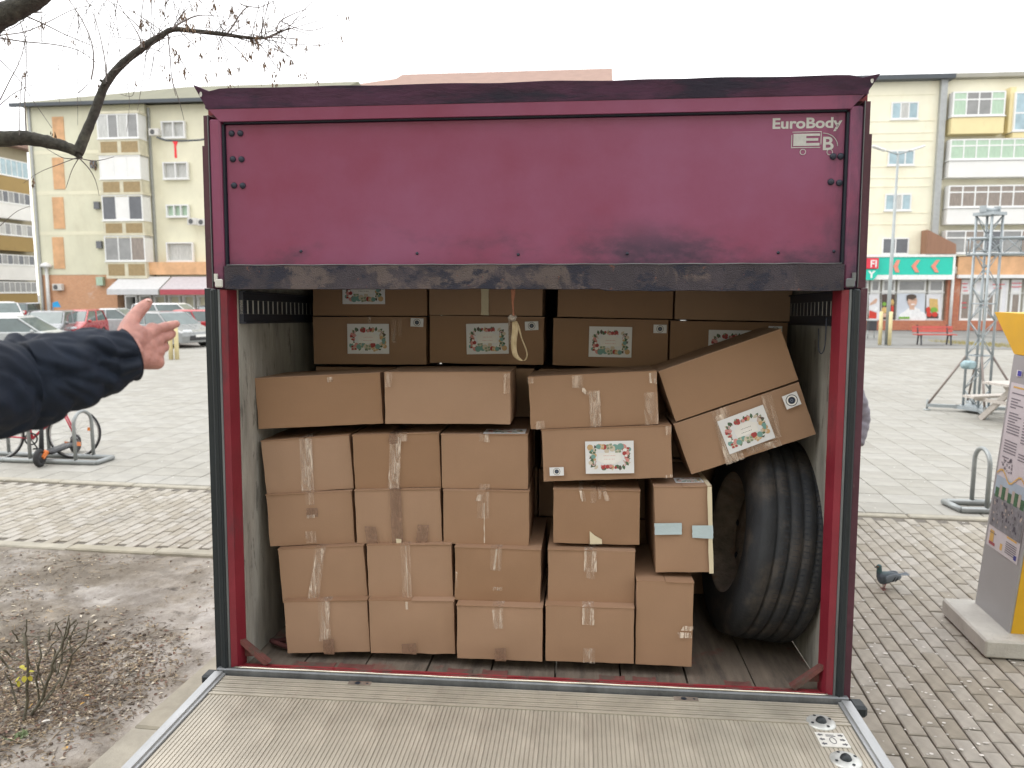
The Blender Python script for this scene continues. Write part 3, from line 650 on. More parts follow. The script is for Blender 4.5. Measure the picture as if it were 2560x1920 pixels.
def festive(w, h, flip, seed):
    """printed frame of sweets, baubles, sprigs and parcels round two lines of text"""
    r_ = random.Random(seed % 3); b = MB(); lay = [0]
    def Y(): lay[0] += 1; return -.0012 - lay[0]*.000008
    def leaf(x, z, l, a, mi):
        ca, sa = math.cos(a), math.sin(a); P = []
        for t, k in ((0, 0), (.35, .28), (.7, .22), (1, 0), (.7, -.22), (.35, -.28)): P.append((x + l*(t*ca - k*sa), y_, z + l*(t*sa + k*ca)))
        b.add(P, [tuple(range(6))], mi)
    def cane(x, z, s, a):
        for k in range(13):
            t = k/12
            if t < .55: px, pz = 0, t*1.8 - 1
            else: g = (t - .55)/.45*math.pi; px, pz = .3 - .3*math.cos(g), -.01 + .3*math.sin(g)
            X, Zz = px*math.cos(a) - pz*math.sin(a), px*math.sin(a) + pz*math.cos(a)
            b.disc((x + X*s, Y(), z + Zz*s), s*.17, 7, (0, 7)[k % 2])
    W, H_ = w*.40, h*.34
    for k in range(40):                           # sprigs of fir
        t = k/40*2*math.pi + r_.uniform(-.1, .1); y_ = Y(); sx = max(-1, min(1, 1.25*math.cos(t))); sz = max(-1, min(1, 1.25*math.sin(t)))
        leaf(sx*W*.80, sz*H_*.72, w*.115, t + r_.uniform(-.7, .7), (1, 5, 1, 11, 6)[k % 5])
    for k in range(15):                           # heap of parcels and baubles along the lower edge
        x = -W + W*2*((k*4) % 15)/14; z = -H_*.74 + r_.uniform(-.09, .07)*h; y_ = Y()
        if k % 3 == 1: s_ = w*.062; a_ = r_.uniform(-.5, .5); sq = lambda p, q: [(x + u*math.cos(a_) - v*math.sin(a_), y_, z + u*math.sin(a_) + v*math.cos(a_)) for u, v in ((-p, -q), (p, -q), (p, q), (-p, q))]; b.add(sq(s_, s_*.85), [(0, 1, 2, 3)], (0, 11, 3, 1)[k % 4]); y_ = Y(); b.add(sq(s_*.14, s_*.85), [(0, 1, 2, 3)], 5); y_ = Y(); b.add(sq(s_, s_*.13), [(0, 1, 2, 3)], 5)
        else: b.disc((x, y_, z), w*r_.uniform(.045, .072), 12, (2, 4, 5, 7, 3, 2, 0)[k % 7])
    for k in range(18):                           # red bow and berries at the top, more baubles at the sides
        b.disc((r_.uniform(-.17, .17)*w, Y(), H_*.86 + r_.uniform(-.04, .03)*h), w*r_.uniform(.024, .045), 8, (0, 0, 4, 3, 1)[k % 5])
    for k in range(18):
        sd_ = (-1, 1)[k % 2]; b.disc((sd_*W*r_.uniform(.74, 1.02), Y(), r_.uniform(-.5, .35)*h*.5), w*r_.uniform(.022, .05), 9, (4, 5, 0, 3, 7, 2)[k % 6])
    cane(-W*.82, H_*.62, w*.075, .5); cane(W*.78, H_*.66, w*.075, -.35)
    y_ = Y(); b.add([(-W*.56, y_, -H_*.42), (W*.56, y_, -H_*.42), (W*.62, y_, H_*.28), (W*.26, y_, H_*.60), (-W*.26, y_, H_*.60), (-W*.62, y_, H_*.28)], [(0, 1, 2, 3, 4, 5)], 7)
    y_ = Y()
    for zz, ww in ((.16, .20), (-.16, .23)):      # two short lines of text, too small to read
        x = -ww*w*.5
        while x < ww*w*.5: l_ = r_.uniform(.008, .02)*w*1.2; b.add([(x, y_, zz*H_ - h*.008), (x + l_, y_, zz*H_ - h*.008), (x + l_, y_, zz*H_ + h*.008), (x, y_, zz*H_ + h*.008)], [(0, 1, 2, 3)], (4, 6)[seed % 2]); x += l_ + .003
    if flip: b.v = [(-p[0], p[1], -p[2]) for p in b.v]
    return b
def grid_box(w, h, d, seed):
    """box with slightly bowed, uneven faces; front face at y=0, centred in x and z"""
    b = MB(); nz = noise.noise; bow = .002 + .006*((seed*7.31) % 1)
    def face(o, ex, ey, nn, nx, ny):
        vs = []
        for i in range(nx + 1):
            for k in range(ny + 1):
                s_, t = i/nx, k/ny; p = Vector(o) + Vector(ex)*s_ + Vector(ey)*t; e = min(1, 5*min(s_, 1 - s_, t, 1 - t))
                off = (bow*math.sin(math.pi*s_)*math.sin(math.pi*t) + .0030*nz(p*7 + Vector((seed, seed*1.7, 0))))*e
                ed = .0021*nz(p*16 + Vector((seed*2.1, 0, seed)))
                vs.append(p + Vector(nn)*off + Vector((ed, ed*.5, ed)))
        b.add(vs, [(i*(ny + 1) + k, (i + 1)*(ny + 1) + k, (i + 1)*(ny + 1) + k + 1, i*(ny + 1) + k + 1) for i in range(nx) for k in range(ny)], 0, True)
    x, z = w/2, h/2
    face((-x, 0, -z), (w, 0, 0), (0, 0, h), (0, -1, 0), 12, 8); face((x, d, -z), (-w, 0, 0), (0, 0, h), (0, 1, 0), 3, 3)
    face((x, 0, -z), (0, d, 0), (0, 0, h), (1, 0, 0), 6, 6); face((-x, d, -z), (0, -d, 0), (0, 0, h), (-1, 0, 0), 6, 6)
    face((-x, 0, z), (w, 0, 0), (0, d, 0), (0, 0, 1), 8, 6); face((-x, d, -z), (w, 0, 0), (0, -d, 0), (0, 0, -1), 2, 2)
    return b
def carton(label, v, c, w, h, d, rot, extras=(), yaw=0.0, group=None, seam='y', flaps=True):
    M = TM @ Matrix.Translation((c[0], v, c[1])) @ Matrix.Rotation(R(-rot), 4, 'Y') @ Matrix.Rotation(R(yaw), 4, 'Z')
    seed = random.uniform(0, 90); r_ = random.Random(seed)
    o = grid_box(w - .006, h - .005, d, seed).build('cardboard_box', m_card, None, M); tag(o, label, 'box', group)
    t_ = .0035
    if flaps:
        for s_ in (-1, 1):                        # top flaps with a slight lip over the front edge
            lip = r_.uniform(.0, .004); zt = h/2 - .0035
            if seam == 'y': bf = MB().bb((s_*.0015, -lip, zt + .0006), (s_*(w/2 - .001), d - .002, zt + t_ + .0006))
            else: y0, y1 = ((-lip, d/2 - .0015) if s_ < 0 else (d/2 + .0015, d - .002)); bf = MB().bb((-w/2 + .001, y0, zt + .0006), (w/2 - .001, y1, zt + t_ + .0006))
            bf.build('flap', m_card, o)
    lz = [0]
    for e in extras:
        k = e[0]; lz[0] += 1; off = .0105 + .0006*lz[0]
        if k == 'label':
            _, x0, x1, z0, z1, ang, flip = e; lw, lh = (x1 - x0)*w, (z1 - z0)*h
            m = Matrix.Translation(((x0 + x1)/2*w - w/2, -off, (z0 + z1)/2*h - h/2)) @ Matrix.Rotation(R(-ang), 4, 'Y')
            sh = MB().bb((-lw/2, -.0008, -lh/2), (lw/2, .001, lh/2)).build('paper_label', m_sheet, o, m)
            festive(lw, lh, flip, int(seed)).build('label_print', PRINT, sh)
        elif k == 'sticker':
            _, x0, x1, z0, z1, ang = e; lw, lh = (x1 - x0)*w, (z1 - z0)*h
            m = Matrix.Translation(((x0 + x1)/2*w - w/2, -off, (z0 + z1)/2*h - h/2)) @ Matrix.Rotation(R(-ang), 4, 'Y')
            sh = MB().bb((-lw/2, -.0008, -lh/2), (lw/2, .001, lh/2)).build('sticker', m_sheet, o, m); s_ = lh*.42
            MB().disc((0, -.0011, 0), s_, 24, 9).disc((0, -.0013, 0), s_*.88, 24, 7).disc((0, -.0015, 0), s_*.62, 24, 9).disc((0, -.0017, 0), s_*.26, 5, 10).disc((0, -.0019, 0), s_*.17, 9, 9).build('seal_print', PRINT, sh)
        elif k == 'top':                          # a paper label lying on the lid
            _, x0, x1, y0, y1 = e; sh = MB().bb((x0, y0, h/2 + .0025), (x1, y1, h/2 + .0034)).build('paper_label', m_sheet, o)
            p = festive(x1 - x0, y1 - y0, False, int(seed)); p.v = [(q[0] + (x0 + x1)/2, q[2] + (y0 + y1)/2, h/2 + .0034 - (q[1] + .001)) for q in p.v]; p.build('label_print', PRINT, sh)
        else:                                     # strip of tape, edges slightly uneven
            _, x0, x1, z0, z1 = e[:5]; sl_ = e[5] if len(e) > 5 else 0; n_ = 8; b = MB(); vs = []
            for i in range(n_ + 1):
                t = i/n_; z = (z0 + (z1 - z0)*t)*h - h/2
                for xx in (x0, x1): vs.append(((xx + sl_*(.5 - t))*w - w/2 + r_.gauss(0, .0007), -off - .0004*r_.random(), z + (r_.gauss(0, .0016) if i in (0, n_) else 0)))
            b.add(vs, [(2*i, 2*i + 1, 2*i + 3, 2*i + 2) for i in range(n_)]); b.build('tape', TAPES[k], o)
            if z1 >= 1 and seam == 'y' and k not in ('line', 'blue'):   # runs on over the lid
                xa = (x0 - .5*sl_)*w - w/2; xb = (x1 - .5*sl_)*w - w/2
                MB().quad((xa, -off, h/2 + .0022), (xb, -off, h/2 + .0022), (xb, d*.9, h/2 + .0022), (xa, d*.9, h/2 + .0022)).build('tape', TAPES[k], o)
    return o
GA, GB = 'boxes of the front stack, short side out', 'boxes at the back of the load'
D5, D3 = .50, .345
# bottom row
carton('box in the bottom row nearest the wall, one long strip of wrinkled tape', .11, (-.806, .136), .350, .220, D5, 3.0, [('clear', .42, .55, .3, 1), ('crease', .44, .54, .25, 1, -.06), ('tan', .45, .58, 0, .28)], 2, GA)
carton('bottom row box second from the plywood wall, brown tape patch low down', .11, (-.453, .149), .351, .224, D5, 1.4, [('tan', .38, .55, .02, .2), ('line', .44, .47, .85, 1)], 1, GA)
carton('bottom row box third from the plywood wall, tape above and below', .09, (-.095, .147), .347, .223, D5, .3, [('clear', .42, .55, .6, 1), ('crease', .43, .53, .62, .95, .02), ('tan', .45, .58, .02, .25)], 0, GA)
carton('bottom row box fourth from the plywood wall, leaning on the upright box', .09, (.261, .156), .351, .228, D5, .6, [('crease', .42, .55, .7, 1), ('crease', .43, .56, .02, .28)], 0, GA)
# second row
carton('box on the lowest left corner box, long creased tape down its front', .15, (-.833, .342), .362, .229, D5, 4.0, [('clear', .37, .50, .0, 1, -.14), ('crease', .38, .47, .02, .98, -.16)], 2.5, GA)
carton('second row box with one thin vertical tape crease at its centre', .15, (-.469, .365), .353, .228, D5, 2.0, [('clear', .41, .52, 0, 1), ('line', .468, .476, .02, 1)], 1.5, GA)
carton('second row box with a pale scuff beside its left edge', .14, (-.109, .367), .351, .222, D5, -.3, [('clear', .42, .55, .6, 1), ('line', .47, .49, .62, 1, -.03), ('crease', .025, .045, .25, .55), ('crease', .45, .56, .24, .30)], 0, GA)
carton('second row box below the one with the torn cream tape triangle', .14, (.265, .368), .348, .227, D5, .1, [('crease', .42, .56, .62, 1), ('clear', .44, .54, .5, .7)], 0, GA)
# third row
carton('third row box beside the wall, three small tape patches in a column', .18, (-.892, .564), .362, .222, D5, 3.4, [('clear', .47, .57, .78, 1), ('tan', .47, .60, .56, .72), ('crease', .46, .56, .52, .6), ('clear', .44, .56, .06, .28)], 3, GA)
carton('third row box with brown centre tape and two brown patches below', .18, (-.522, .585), .358, .226, D5, 2.0, [('tan', .42, .55, .0, 1), ('tan', .12, .25, .02, .34, .02), ('tan', .71, .84, .02, .36, -.03), ('cream', .47, .53, .01, .10)], 2, GA)
carton('third row box beside the dark gap, tape with a thin crease', .18, (-.160, .589), .353, .226, D5, .2, [('clear', .40, .54, .5, .99), ('line', .478, .488, .05, .78), ('crease', .40, .46, .82, .95, -.05)], 1, GA)
carton('box over the second row with a torn cream tape triangle low down', .17, (.283, .607), .347, .222, D5, .2, [('crease', .315, .365, .80, 1, .03), ('clear', .43, .50, .77, 1), ('clear', .52, .555, .84, 1), ('clear', .58, .63, .82, 1, .04)], 0, GA)
tri = bpy.data.objects[-1] if False else None
# fourth row
carton('fourth row box beside the wall, broad pale wrinkled tape strip', .20, (-.907, .787), .372, .227, D5, 4.6, [('clear', .43, .57, 0, 1, -.03), ('crease', .43, .57, .05, 1, -.04)], 4, GA)
carton('fourth row box with heavily wrinkled centre tape and orange tape end', .20, (-.531, .810), .362, .227, D5, 2.5, [('clear', .42, .55, 0, 1, -.05), ('crease', .42, .54, .0, .95, -.06), ('tan', .43, .53, .82, 1), ('clear', .57, .64, .86, 1)], 2, GA)
carton('fourth row box with a printed paper label lying on its lid', .20, (-.169, .815), .357, .225, D5, .7, [('crease', .45, .56, .88, 1), ('clear', .44, .56, .0, .11), ('top', -.005, .165, .008, .13)], 1, GA)
# the wide boxes on top
carton('wide plain box atop the stack, against the plywood wall', .20, (-.854, 1.053), .524, .212, D3, 3.0, [('crease', .58, .63, .86, .96)], 3, None, 'x')
carton('wide plain box atop the stack beside the dark gap, tape at its corners', .20, (-.321, 1.072), .517, .213, D3, .6, [('clear', .02, .07, .72, 1, -.01), ('clear', .945, .995, .58, .98)], 1, None, 'x')
carton('wide box above the upside-down label, several tape strips on its front', .20, (.265, 1.070), .512, .213, D3, 3.3, [('crease', .47, .555, .02, .68), ('clear', .47, .555, .02, .7), ('clear', .89, .99, .02, .62), ('clear', .345, .43, .76, .99), ('clear', .05, .12, .02, .17), ('clear', .0, .05, .88, 1), ('crease', .42, .46, .62, .75, .05), ('crease', .93, .99, .78, .98)], 0, None, 'x')
carton('wide box with a festive paper label stuck on upside down', .18, (.321, .861), .514, .210, D3, 3.1, [('label', .336, .705, .135, .75, -1, True), ('sticker', .055, .165, .125, .285, 0), ('clear', .95, .995, .82, .98), ('crease', .94, .995, .02, .08)], 0, None, 'x')
carton('plain wide box tilted steeply, uppermost over the spare wheel', .22, (.790, 1.172), .501, .213, D3, 20.1, [], 0, None, 'x')
carton('tilted wide box with festive label and round seal resting on spare wheel', .22, (.859, .962), .510, .217, D3, 19.9, [('clear', .29, .43, .0, 1, -.02), ('crease', .30, .36, .0, .9, -.04), ('crease', .30, .43, .0, .26), ('clear', .68, .76, .18, 1, -.03), ('clear', .46, .60, .05, .18), ('crease', .60, .72, .02, .16), ('label', .325, .69, .18, .82, 2, False), ('sticker', .84, .955, .62, .87, 3)], 0, None, 'x')
# upright boxes beside the wheel
carton('upright box with two pale blue tape pieces and a cream edge', .15, (.622, .572), .224, .346, D5, 2.2, [('cream', .92, .995, .0, 1, .01), ('blue', .0, .47, .455, .585), ('blue', .645, 1.0, .405, .555), ('top', -.02, .09, .05, .14)], 0)
carton('upright box on the floor at the end of the bottom row', .10, (.551, .208), .223, .340, D5, -.1, [('crease', .74, .96, .36, .42, .04), ('crease', .80, .99, .44, .5, -.05)], 0)
# back of the load
carton('back row box with label and seal, nearest the plywood wall', .65, (-.766, 1.286), .540, .222, D3, .2, [('clear', .487, .525, .8, 1), ('clear', .70, .742, .48, .96), ('clear', .755, .79, .6, .97), ('label', .314, .678, .235, .86, 0, False), ('sticker', .868, .978, .80, .975, -3)], 0, GB, 'x')
carton('back row box with label and seal, behind the hanging strap', .65, (-.219, 1.292), .530, .219, D3, -.6, [('clear', .69, .74, .42, .92), ('label', .33, .695, .22, .855, 2, False), ('sticker', .835, .95, .73, .91, 3)], 0, GB, 'x')
carton('back row box with label and seal, just past the dark slot', .65, (.344, 1.283), .520, .216, D3, -.8, [('label', .317, .685, .21, .845, 0, False), ('sticker', .866, .978, .73, .905, 0)], 0, GB, 'x')
carton('back row box whose label is half hidden behind the tilted box', .65, (.865, 1.274), .515, .214, D3, -.8, [('label', .33, .70, .2, .83, 0, False), ('sticker', .83, .945, .75, .93, 0)], 0, GB, 'x')
carton('topmost back box with a label cut off by the door rail', .66, (-.766, 1.508), .545, .214, D3, .0, [('label', .272, .640, .26, .88, 0, False)], 0, GB, 'x')
carton('topmost back box with one pale tape strip, behind the strap', .66, (-.224, 1.509), .526, .210, D3, -.3, [('cream', .465, .53, .02, .62)], 0, GB, 'x')
carton('topmost plain back box right of the dark slot', .66, (.365, 1.502), .520, .214, D3, -.9, [], 0, GB, 'x')
carton('topmost plain back box beside the slotted rail on the far wall', .66, (.885, 1.492), .512, .214, D3, -1.0, [], 0, GB, 'x')
for k in range(4):                                # what the back row stands on, glimpsed through the gaps
    for r_ in range(5):
        carton('plain box in the dark lower rows of the back stack', (.69 if k < 3 or r_ > 3 else 1.0) + random.uniform(0, .02), (-.785 + .535*k + random.uniform(-.012, .012), .117 + .2325*r_), .515, .229, D3, random.uniform(-.6, .6), [], 0, 'boxes under the back row', 'x', flaps=False)
# torn cream tape triangle on the third-row box
tb = [o for o in bpy.data.objects if o.get('label', '').startswith('box over the second row')][0]
MB().poly([(-.024, -.009, -.108), (.024, -.009, -.106), (.023, -.009, -.088), (-.006, -.009, -.072), (-.026, -.009, -.055)], (0, .002, 0)).build('tape', TAPES['cream'], tb)
# ------------------------------------------------------------------ spare wheel leaning on the lining
az, ln = R(4), R(8)
nrm = Vector((-math.cos(az)*math.cos(ln), -math.sin(az)*math.cos(ln), math.sin(ln)))
qz = nrm.to_track_quat('Z', 'Y').to_matrix().to_4x4()
WR = .435
SW = TM @ Matrix.Translation((1.000, .53, WR*math.cos(ln) + .018)) @ qz
sw = empty('spare_wheel', SW); tag(sw, 'worn spare truck wheel standing against the lining beside the boxes', 'wheel')
tyre = wheel_mesh(WR, .29).build('tyre', m_tyre, sw)
sp = MB()                                         # fine sipes across the tread ribs
for k in range(120):
    a = 2*math.pi*k/120
    for zc in (-.085, -.042, .0, .042):
        sp.box((0, 0, 0), (.001, .001, .001)) if False else None
        ca, sa = math.cos(a), math.sin(a); r0 = WR + .0006
        sp.add([(r0*ca - .0012*sa, r0*sa + .0012*ca, zc - .012), (r0*ca + .0012*sa, r0*sa - .0012*ca, zc - .012), (r0*ca + .0012*sa, r0*sa - .0012*ca, zc + .012), (r0*ca - .0012*sa, r0*sa + .0012*ca, zc + .012)], [(0, 1, 2, 3)])
sp.build('tread_sipes', m_gap, tyre)
rm = MB().lathe([(.125, -.03), (.135, .03), (.19, .045), (.215, .02), (.232, .06), (.245, .10), (.262, .125), (.272, .140), (.264, .143), (.252, .13), (.252, -.118), (.125, -.10)], Matrix(), 48).build('rim', m_rimrust, sw)
hl = MB()
for k in range(8):
    a = 2*math.pi*k/8; hl.ball((.192*math.cos(a), .192*math.sin(a), .040), .018, 1, 1, .5, 10, 6)
hl.build('rim_holes', m_gap, rm)
# ------------------------------------------------------------------ hanging strap, cable, loop
m_web = mat('tan_webbing', (.40, .30, .16), .8, var=.2, vs=30, bump=.3, bs=300, col2=(.46, .36, .22))
m_webred = mat('faded_red_webbing', (.36, .15, .09), .8, var=.2, vs=30, bump=.3, bs=300)
st = empty('pull_strap', TM @ Matrix.Translation((-.045, .07, 1.506))); tag(st, 'knotted tan webbing pull strap hanging from the raised door', 'strap')
def ribbon(pts, widths, name, m):
    b = MB(); vs = []
    for (x, y, z), (wx, wy) in zip(pts, widths): vs += [(x - wx, y - wy, z), (x + wx, y + wy, z), (x + wx, y + wy + .0022, z), (x - wx, y - wy + .0022, z)]
    b.add(vs, [(4*i + k, 4*i + (k + 1) % 4, 4*i + 4 + (k + 1) % 4, 4*i + 4 + k) for i in range(len(pts) - 1) for k in range(4)], 0, True); return b.build(name, m, st)
def spl(P, n):
    out = []
    for i in range(len(P) - 1):
        p0, p1, p2, p3 = P[max(i - 1, 0)], P[i], P[i + 1], P[min(i + 2, len(P) - 1)]
        for k in range(n):
            t = k/n; out.append(tuple(.5*(2*b + (c - a)*t + (2*a - 5*b + 4*c - d)*t*t + (3*b - a - 3*c + d)*t**3) for a, b, c, d in zip(p0, p1, p2, p3)))
    out.append(tuple(P[-1])); return out
def rib(P, Wd, name, m, n=5): ribbon(spl(P, n), spl(Wd, n), name, m)
rib([(0, 0, .06), (.002, 0, -.01), (.0, .004, -.05), (.003, .002, -.09), (.004, 0, -.105)], [(.009, .001), (.008, .001), (.004, .006), (.003, .005), (.005, .003)], 'upper_strap', m_webred)
kn = MB(); kn.ball((.0, 0, -.112), .014, 1.0, .8, .85, 14, 10); kn.tube([(-.014, -.004, -.108), (.0, -.013, -.117), (.014, -.004, -.104)], [.006, .007, .005], 8); kn.tube([(-.008, 0, -.12), (-.013, .0, -.108), (-.002, -.004, -.100)], .006, 8); kn.build('knot', mat('worn_knot', (.28, .235, .19), .85, var=.25, vs=40), st)
rib([(.004, 0, -.120), (.010, -.003, -.15), (.006, -.004, -.19), (.006, -.003, -.225), (.014, -.002, -.255), (.034, 0, -.272), (.048, .003, -.270), (.056, .004, -.250), (.050, .004, -.225), (.034, .006, -.185), (.024, .006, -.15), (.012, .004, -.122)],
    [(.006, .003), (.011, .002), (.011, .001), (.010, .002), (.010, .003), (.008, .006), (.004, .009), (.002, .010), (.002, .010), (.002, .009), (.004, .006), (.005, .004)], 'loop', m_web)
c_ = MB(); c_.tube(spl([(1.098, .12, 1.36), (1.094, .10, 1.33), (1.085, .07, 1.29), (1.09, .05, 1.27), (1.10, .045, 1.30), (1.102, .045, 1.40)], 6), .0022, 6)
tag(c_.build('thin_cable', m_gap, None, TM), 'thin dark cable looping down below the slotted rail', 'cable')
lp = MB(); lp.tube([(-1.0 + .085*math.cos(a*.2618), .22 + .05*math.sin(a*.2618), .085 + .012*math.sin(a*.5236)) for a in range(24)], .011, 8, closed=True)
tag(lp.build('rope_ring', mat('dark_red_rope', (.10, .03, .03), .8, var=.3, vs=60, bump=.5, bs=200), None, TM @ Matrix.Translation((0, 0, -.068))), 'dark oval rope ring on the floor between wall and lowest box', 'rope')
# ================================================================== BUILDINGS ROUND THE SQUARE
m_frame = mat('white_window_frame', (.78, .78, .76), .5, var=.04)
m_glassD = glass('window_glass_dark', (.07, .075, .085)); m_glassM = glass('window_glass_grey', (.22, .22, .21)); m_glassB = glass('window_glass_bluish', (.30, .42, .46))
m_curt = mat('curtained_glass', (.50, .50, .47), .25, var=.3, vs=8, stretch=(6, 1, .3)); m_curtG = mat('green_curtained_glass', (.42, .56, .42), .25, var=.25, vs=9, stretch=(6, 1, .3)); m_curtB = mat('brown_curtained_glass', (.27, .225, .19), .25, var=.3, vs=9, stretch=(6, 1, .3))
m_pipe = mat('zinc_downpipe', (.40, .41, .40), .5, metal=.3)
m_ac = mat('air_conditioner_white', (.62, .60, .56), .6); m_acd = mat('air_conditioner_grille', (.10, .10, .10), .6)
m_tan = mat('brown_parapet_panel', (.34, .25, .13), .8, var=.15)
m_bandg = mat('balcony_concrete', (.62, .58, .44), .85, var=.12, vs=2)
m_orange = mat('orange_plaster', (.66, .39, .21), .85, var=.16, vs=1.5, bump=.1, bs=8)
def brick_mat(name, a, b_, mortar):
    m = mat(name, a, .85, var=.1); nt = m.node_tree; L = nt.links.new; b = nt.nodes['Principled BSDF']
    tc = N(nt, 'ShaderNodeTexCoord'); sp = N(nt, 'ShaderNodeSeparateXYZ'); cb = N(nt, 'ShaderNodeCombineXYZ'); L(tc.outputs['Object'], sp.inputs[0]); L(sp.outputs[0], cb.inputs[0]); L(sp.outputs[2], cb.inputs[1])
    bt = N(nt, 'ShaderNodeTexBrick'); bt.inputs['Scale'].default_value = 4; bt.inputs['Color1'].default_value = rgba(a); bt.inputs['Color2'].default_value = rgba(b_); bt.inputs['Mortar'].default_value = rgba(mortar); bt.inputs['Mortar Size'].default_value = .012
    L(cb.outputs[0], bt.inputs['Vector']); L(bt.outputs['Color'], b.inputs['Base Color']); return m
m_brick = brick_mat('orange_brick_tiles', (.56, .29, .16), (.64, .35, .20), (.52, .38, .28)); graft(m_brick, (.62, .45, .36), .8, .58, .68, amount=.7)
m_brickR = brick_mat('red_brick_tiles', (.42, .13, .08), (.50, .19, .10), (.42, .28, .2)); graft(m_brickR, (.6, .4, .3), .8, .6, .7, amount=.5)
def plaster(name, a, dirt):
    m = mat(name, a, .9, var=.07, vs=.5, bump=.15, bs=6); graft(m, dirt, .35, .5, .72, stretch=(1, 1, .5), amount=.55); graft(m, dirt, 1.5, .58, .75, stretch=(1.4, 1, .35), amount=.5); return m
m_plL = plaster('grey_yellow_plaster', (.70, .68, .52), (.58, .54, .40)); m_plL2 = plaster('pale_yellow_plaster', (.77, .735, .56), (.64, .59, .43)); m_plR = plaster('cream_plaster', (.85, .81, .64), (.74, .66, .48)); m_yel = plaster('yellow_plaster', (.78, .67, .38), (.6, .5, .28)); m_plF = plaster('drab_plaster', (.33, .29, .2), (.25, .21, .15)); m_ochre = plaster('ochre_plaster', (.36, .25, .10), (.3, .2, .1))
m_roofO = mat('olive_roof_sheet', (.19, .185, .125), .8, var=.15, vs=.6, bump=.3, bs=3, stretch=(3, .3, 1)); m_roofR = mat('red_brown_roof_tiles', (.30, .195, .155), .85, var=.16, vs=1.2, bump=.4, bs=5, stretch=(1, 3, 1)); m_eave = mat('dark_eave', (.07, .08, .09), .6); m_side = mat('grey_gable_wall', (.36, .345, .29), .9, var=.12, vs=.4)
m_wp = mat('white_parapet_panel', (.80, .79, .76), .55, var=.05, vs=1)
def win(bld, x0, z0, x1, z1, cols=2, panes=None, transom=0.0, d=-.06, fr=.08, name='window', frame=None):
    """one window: frame with mullions, a pane in each light"""
    if x0 > x1: x0, x1 = x1, x0
    if z0 > z1: z0, z1 = z1, z0
    b = MB(); b.bb((x0, d, z0), (x0 + fr, .02, z1)); b.bb((x1 - fr, d, z0), (x1, .02, z1)); b.bb((x0 + fr, d, z0), (x1 - fr, .02, z0 + fr)); b.bb((x0 + fr, d, z1 - fr), (x1 - fr, .02, z1)); b.bb((x0 - .06, d - .05, z0 - .06), (x1 + .06, .02, z0 - .003))
    cw = (x1 - x0 - 2*fr)/cols
    for k in range(1, cols): b.bb((x0 + fr + k*cw - fr*.45, d + .004, z0 + fr), (x0 + fr + k*cw + fr*.45, .02, z1 - fr))
    zt = z1 - fr - transom*(z1 - z0)
    if transom: b.bb((x0 + fr, d + .008, zt - fr*.5), (x1 - fr, .02, zt + fr*.5))
    w = b.build(name, frame or m_frame, bld)
    panes = panes or [m_glassM]
    for k in range(cols):
        a, c = x0 + fr + k*cw + (fr*.45 if k else 0), x0 + fr + (k + 1)*cw - (fr*.45 if k < cols - 1 else 0)
        MB().bb((a, d + .025, z0 + fr), (c, d + .035, z1 - fr)).build('pane', panes[k % len(panes)], w)
    return w
def pwin(bld, P, x0, y0, x1, y1, *a, **k):
    d = k.pop('plane', 0.0); A, B = P.at(x0, y1, d), P.at(x1, y0, d); return win(bld, A[0], A[1], B[0], B[1], *a, **k)
def ac_unit(bld, P, x, y, label=None, s=1.0):
    c = P.at(x, y, -.2); b = MB().bb((c[0] - .42*s, -.38, c[1] - .28*s), (c[0] + .42*s, -.06, c[1] + .28*s), bev=.03); o = b.build('air_conditioner', m_ac, bld)
    MB().disc((c[0] - .1*s, -.386, c[1]), .2*s, 18).build('fan_grille', m_acd, o)
def pbox(bld, P, x0, y0, x1, y1, d0, d1, m, name, bev=0):
    A, B = P.at(x0, y1, 0), P.at(x1, y0, 0); return MB().bb((A[0], d0, A[1]), (B[0], d1, B[1]), bev=bev).build(name, m, bld)
# ---- left block
PL = Plane(at(290, 700, 55.0), R(6.5)); bl = empty('apartment_block', PL.m); tag(bl, 'grey-yellow apartment block with orange vertical panels behind the outstretched arm', 'building')
xl = PL.at(88, 480)[0]; xr = PL.at(830, 480)[0]; xj = PL.at(372, 480)[0]; ze = PL.at(290, 262)[1]; zb = PL.at(200, 687)[1]
MB().bb((xl, 0, zb), (xj, 11, ze)).build('wall', m_plL, bl); MB().bb((xj, .35, 0), (xr, 11, ze - .01)).build('wall', m_plL2, bl)
MB().bb((xl + .02, .02, 0), (PL.at(290, 700)[0], 11, zb - .01)).build('brick_ground_floor', m_brick, bl)
MB().bb((PL.at(290, 700)[0] + .02, .9, 0), (xr, 11, zb + .6)).build('shop_floor_wall', m_side, bl)
rf = MB(); e0, e1, rz = xl - .9, xr + .3, PL.at(560, 213, 5.5)[1]
rf.add([(e0, -.7, ze + .12), (e1, -.7, ze + .12), (e1, 12, ze + .12), (e0, 12, ze + .12), (e0 + 9.5, 5.6, rz), (e1, 5.6, rz)], [(0, 1, 5, 4), (2, 3, 4, 5), (3, 0, 4), (1, 2, 5), (0, 3, 2, 1)])
roof = rf.build('roof', m_roofO, bl); MB().bb((e0 - .03, -.76, ze - .1), (e1, -.55, ze + .13)).build('gutter', m_eave, roof)
b = MB(); b.bb((xl - .05, -.14, 0), (xl + .10, -.01, ze)).build('downpipe', m_pipe, bl); MB().bb((xl - .35, .1, 0), (xl - .052, .4, ze)).build('corner_strip', m_plL2, bl)
b = MB(); xq = PL.at(385, 480)[0]; b.bb((xq - .75, .16, zb + .8), (xq - .5, .34, ze - .2)).build('downpipe', m_pipe, bl); MB().bb((xq - .3, .2, zb + .8), (xq - .18, .34, ze - .2)).build('downpipe', m_pipe, bl)
